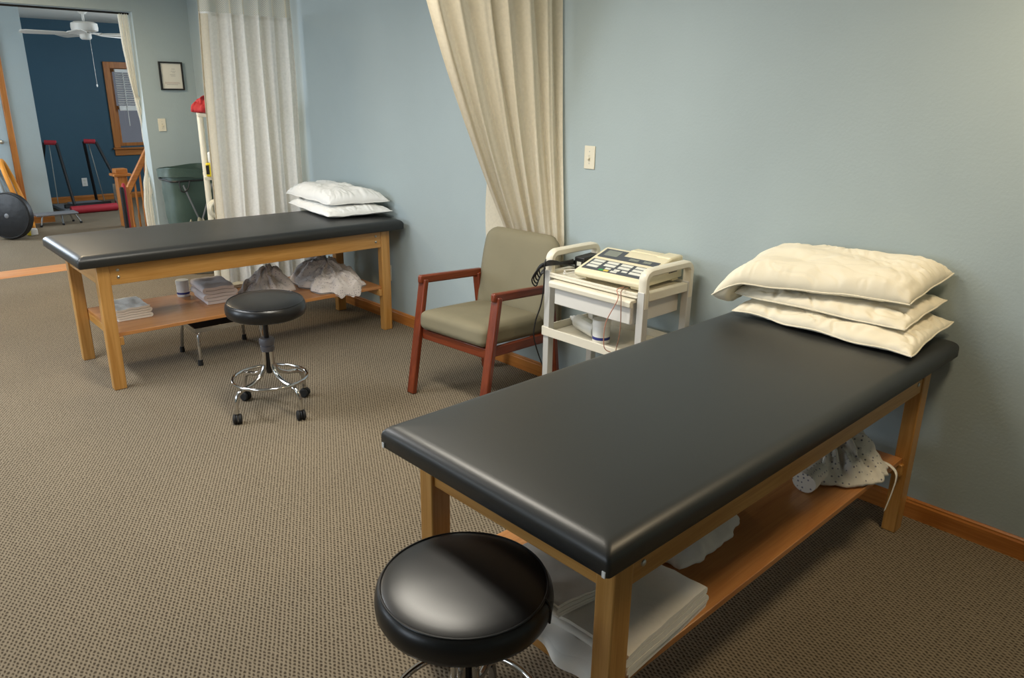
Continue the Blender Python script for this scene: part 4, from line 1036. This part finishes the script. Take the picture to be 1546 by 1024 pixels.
# exercise machine with two inverted V handles
em = thing('exercise_machine', 'black exercise machine with red grips against the dark blue wall', 'exercise machine', (-0.17, 10.9, 0))
for s, x in ((-1, -0.30), (1, 0.16)):
    hd = MB().tube([(x-0.03, 0.12, 0.86), (x+0.10, -0.05, 0.86)] if False else [(x-0.045, 0.02, 0.87), (x+0.075, -0.03, 0.865)], 0.030, 14).build('red_grip', REDFOAM, em)
    if s > 0:
        MB().tube([(x-0.05, 0.02, 0.865), (x+0.055, 0.24, 0.07)], 0.019, 10).build('handle_bar', DARKMETAL, em)
        MB().tube([(x+0.08, -0.03, 0.86), (x+0.27, -0.32, 0.12)], 0.019, 10).build('handle_bar', DARKMETAL, em)
    else:
        MB().tube([(x-0.05, 0.02, 0.865), (x-0.16, 0.24, 0.07)], 0.019, 10).build('handle_bar', DARKMETAL, em)
        MB().tube([(x+0.075, -0.03, 0.86), (x+0.10, -0.32, 0.10)], 0.019, 10).build('handle_bar', DARKMETAL, em)
    MB().tube([(x+0.0, 0.01, 0.85), (x+0.05*s+0.05, 0.05, 0.08)], 0.006, 8).build('spring', STEEL, em)
    MB().box(x-0.02, x+0.12, -0.36, 0.30, 0.01, 0.05).build('foot_frame', GREYM, em, bevel=0.005)
box('platform', GREYM, (-0.17, 0.20, -0.12, 0.16, 0.05, 0.085), em, bevel=0.008)
MB().tube([(-0.28, -0.18, 0.055), (0.27, -0.18, 0.055)], 0.045, 16).build('black_roller', BLACKR, em)
MB().tube([(-0.27, -0.40, 0.05), (0.28, -0.40, 0.05)], 0.05, 16).build('red_roller', REDFOAM, em)
MB().lathe([(0, 0), (0.02, 0), (0.02, 0.34), (0, 0.34)], 10, c=(0.31, -0.30, 0)).build('chrome_post', CHROME, em)

# small grey bench
bn = thing('step_bench', 'low grey bench with thin chrome legs at the light blue corner', 'bench', (-0.77, 9.80, 0))
MB().box(-0.22, 0.22, -0.10, 0.10, 0.115, 0.14).build('bench_top', GREYM, bn, bevel=0.01)
for (x, y, dx, dy) in ((-0.16, -0.08, -0.03, -0.03), (0.04, -0.08, 0.0, -0.03), (0.19, -0.04, 0.05, -0.02), (0.16, 0.08, 0.04, 0.03)):
    l = MB().tube([(x, y, 0.115), (x+dx, y+dy, 0.012)], 0.010, 10).build('leg', CHROME, bn)
    MB().lathe([(0, 0), (0.014, 0), (0.014, 0.022), (0, 0.022)], 10, c=(x+dx, y+dy, 0)).build('rubber_foot', BLACKR, l)

# black round trampoline bag leaning, hoops behind it
bd = thing('round_bag', 'large black round zipped bag leaning upright on the floor beyond the doorway', 'bag', (-1.38, 9.05, 0), R(-46))
Md = Matrix.Scale(0.82, 4) @ Matrix.Translation((0, 0.03, 0.306)) @ Matrix.Rotation(R(-6), 4, 'X') @ Matrix.Rotation(R(90), 4, 'X')
MB().lathe([(0, -0.05), (0.27, -0.05), (0.298, -0.035), (0.302, 0), (0.298, 0.035), (0.27, 0.05), (0, 0.056)], 48, M=Md).build('bag_body', plain('black_nylon', (26, 27, 30), 0.5, bump=(14, 0.5, 0.01)), bd)
MB().tube([Md @ Vector((0.285*math.cos(a), 0.285*math.sin(a), 0.045)) for a in [2*math.pi*k/48 for k in range(48)]], 0.006, 8, closed=True).build('zip_piping', BLACKR, bd)
MB().lathe([(0, 0.056), (0.03, 0.056), (0.022, 0.062), (0, 0.063)], 16, M=Md).build('centre_badge', GREYM, bd)
def hoop(label, loc, rz, mat, r, tube, lean):
    M = Matrix.Rotation(lean, 4, 'Y') @ Matrix.Translation((0, 0, r+tube))
    o = MB().tube([M @ Vector((0, r*math.cos(a), r*math.sin(a))) for a in [2*math.pi*k/56 for k in range(56)]], tube, 10, closed=True).build('exercise_hoop', mat)
    o.location = loc; o.rotation_euler = (0, 0, rz); zs = min((v.co.z for v in o.data.vertices)); o.location.z = -zs
    return tag(o, label, 'hoop', 'exercise hoops leaning by the light blue wall')
hoop('orange exercise hoop leaning behind the black round bag', (-1.06, 9.58, 0), R(-13), ORANGE, 0.385, 0.024, R(-14))
hoop('grey exercise hoop leaning behind the black round bag', (-1.16, 9.58, 0), R(-13), plain('grey_hoop', (150, 158, 162), 0.5), 0.375, 0.020, R(-13))
rd = MB().tube([(-1.42, 9.55, 0.80), (-1.10, 9.48, 0.46)] if False else [(-1.35, 9.4, 0.0), (-1.62, 9.75, 0.86)], 0.016, 10)
tag(rd.build('exercise_bar', YELLOW), 'yellow exercise bar leaning behind the black round bag', 'bar')
bx_ = thing('small_bottle', 'yellow and white small container on the floor beside the black bag', 'container', (-1.16, 9.19, 0), R(20))
box('container_body', WHITEP, (-0.03, 0.05, -0.03, 0.03, 0.0, 0.075), bx_, bevel=0.012)
box('side_label', YELLOW, (-0.045, -0.0305, -0.028, 0.028, 0.005, 0.06), bx_, bevel=0.004)
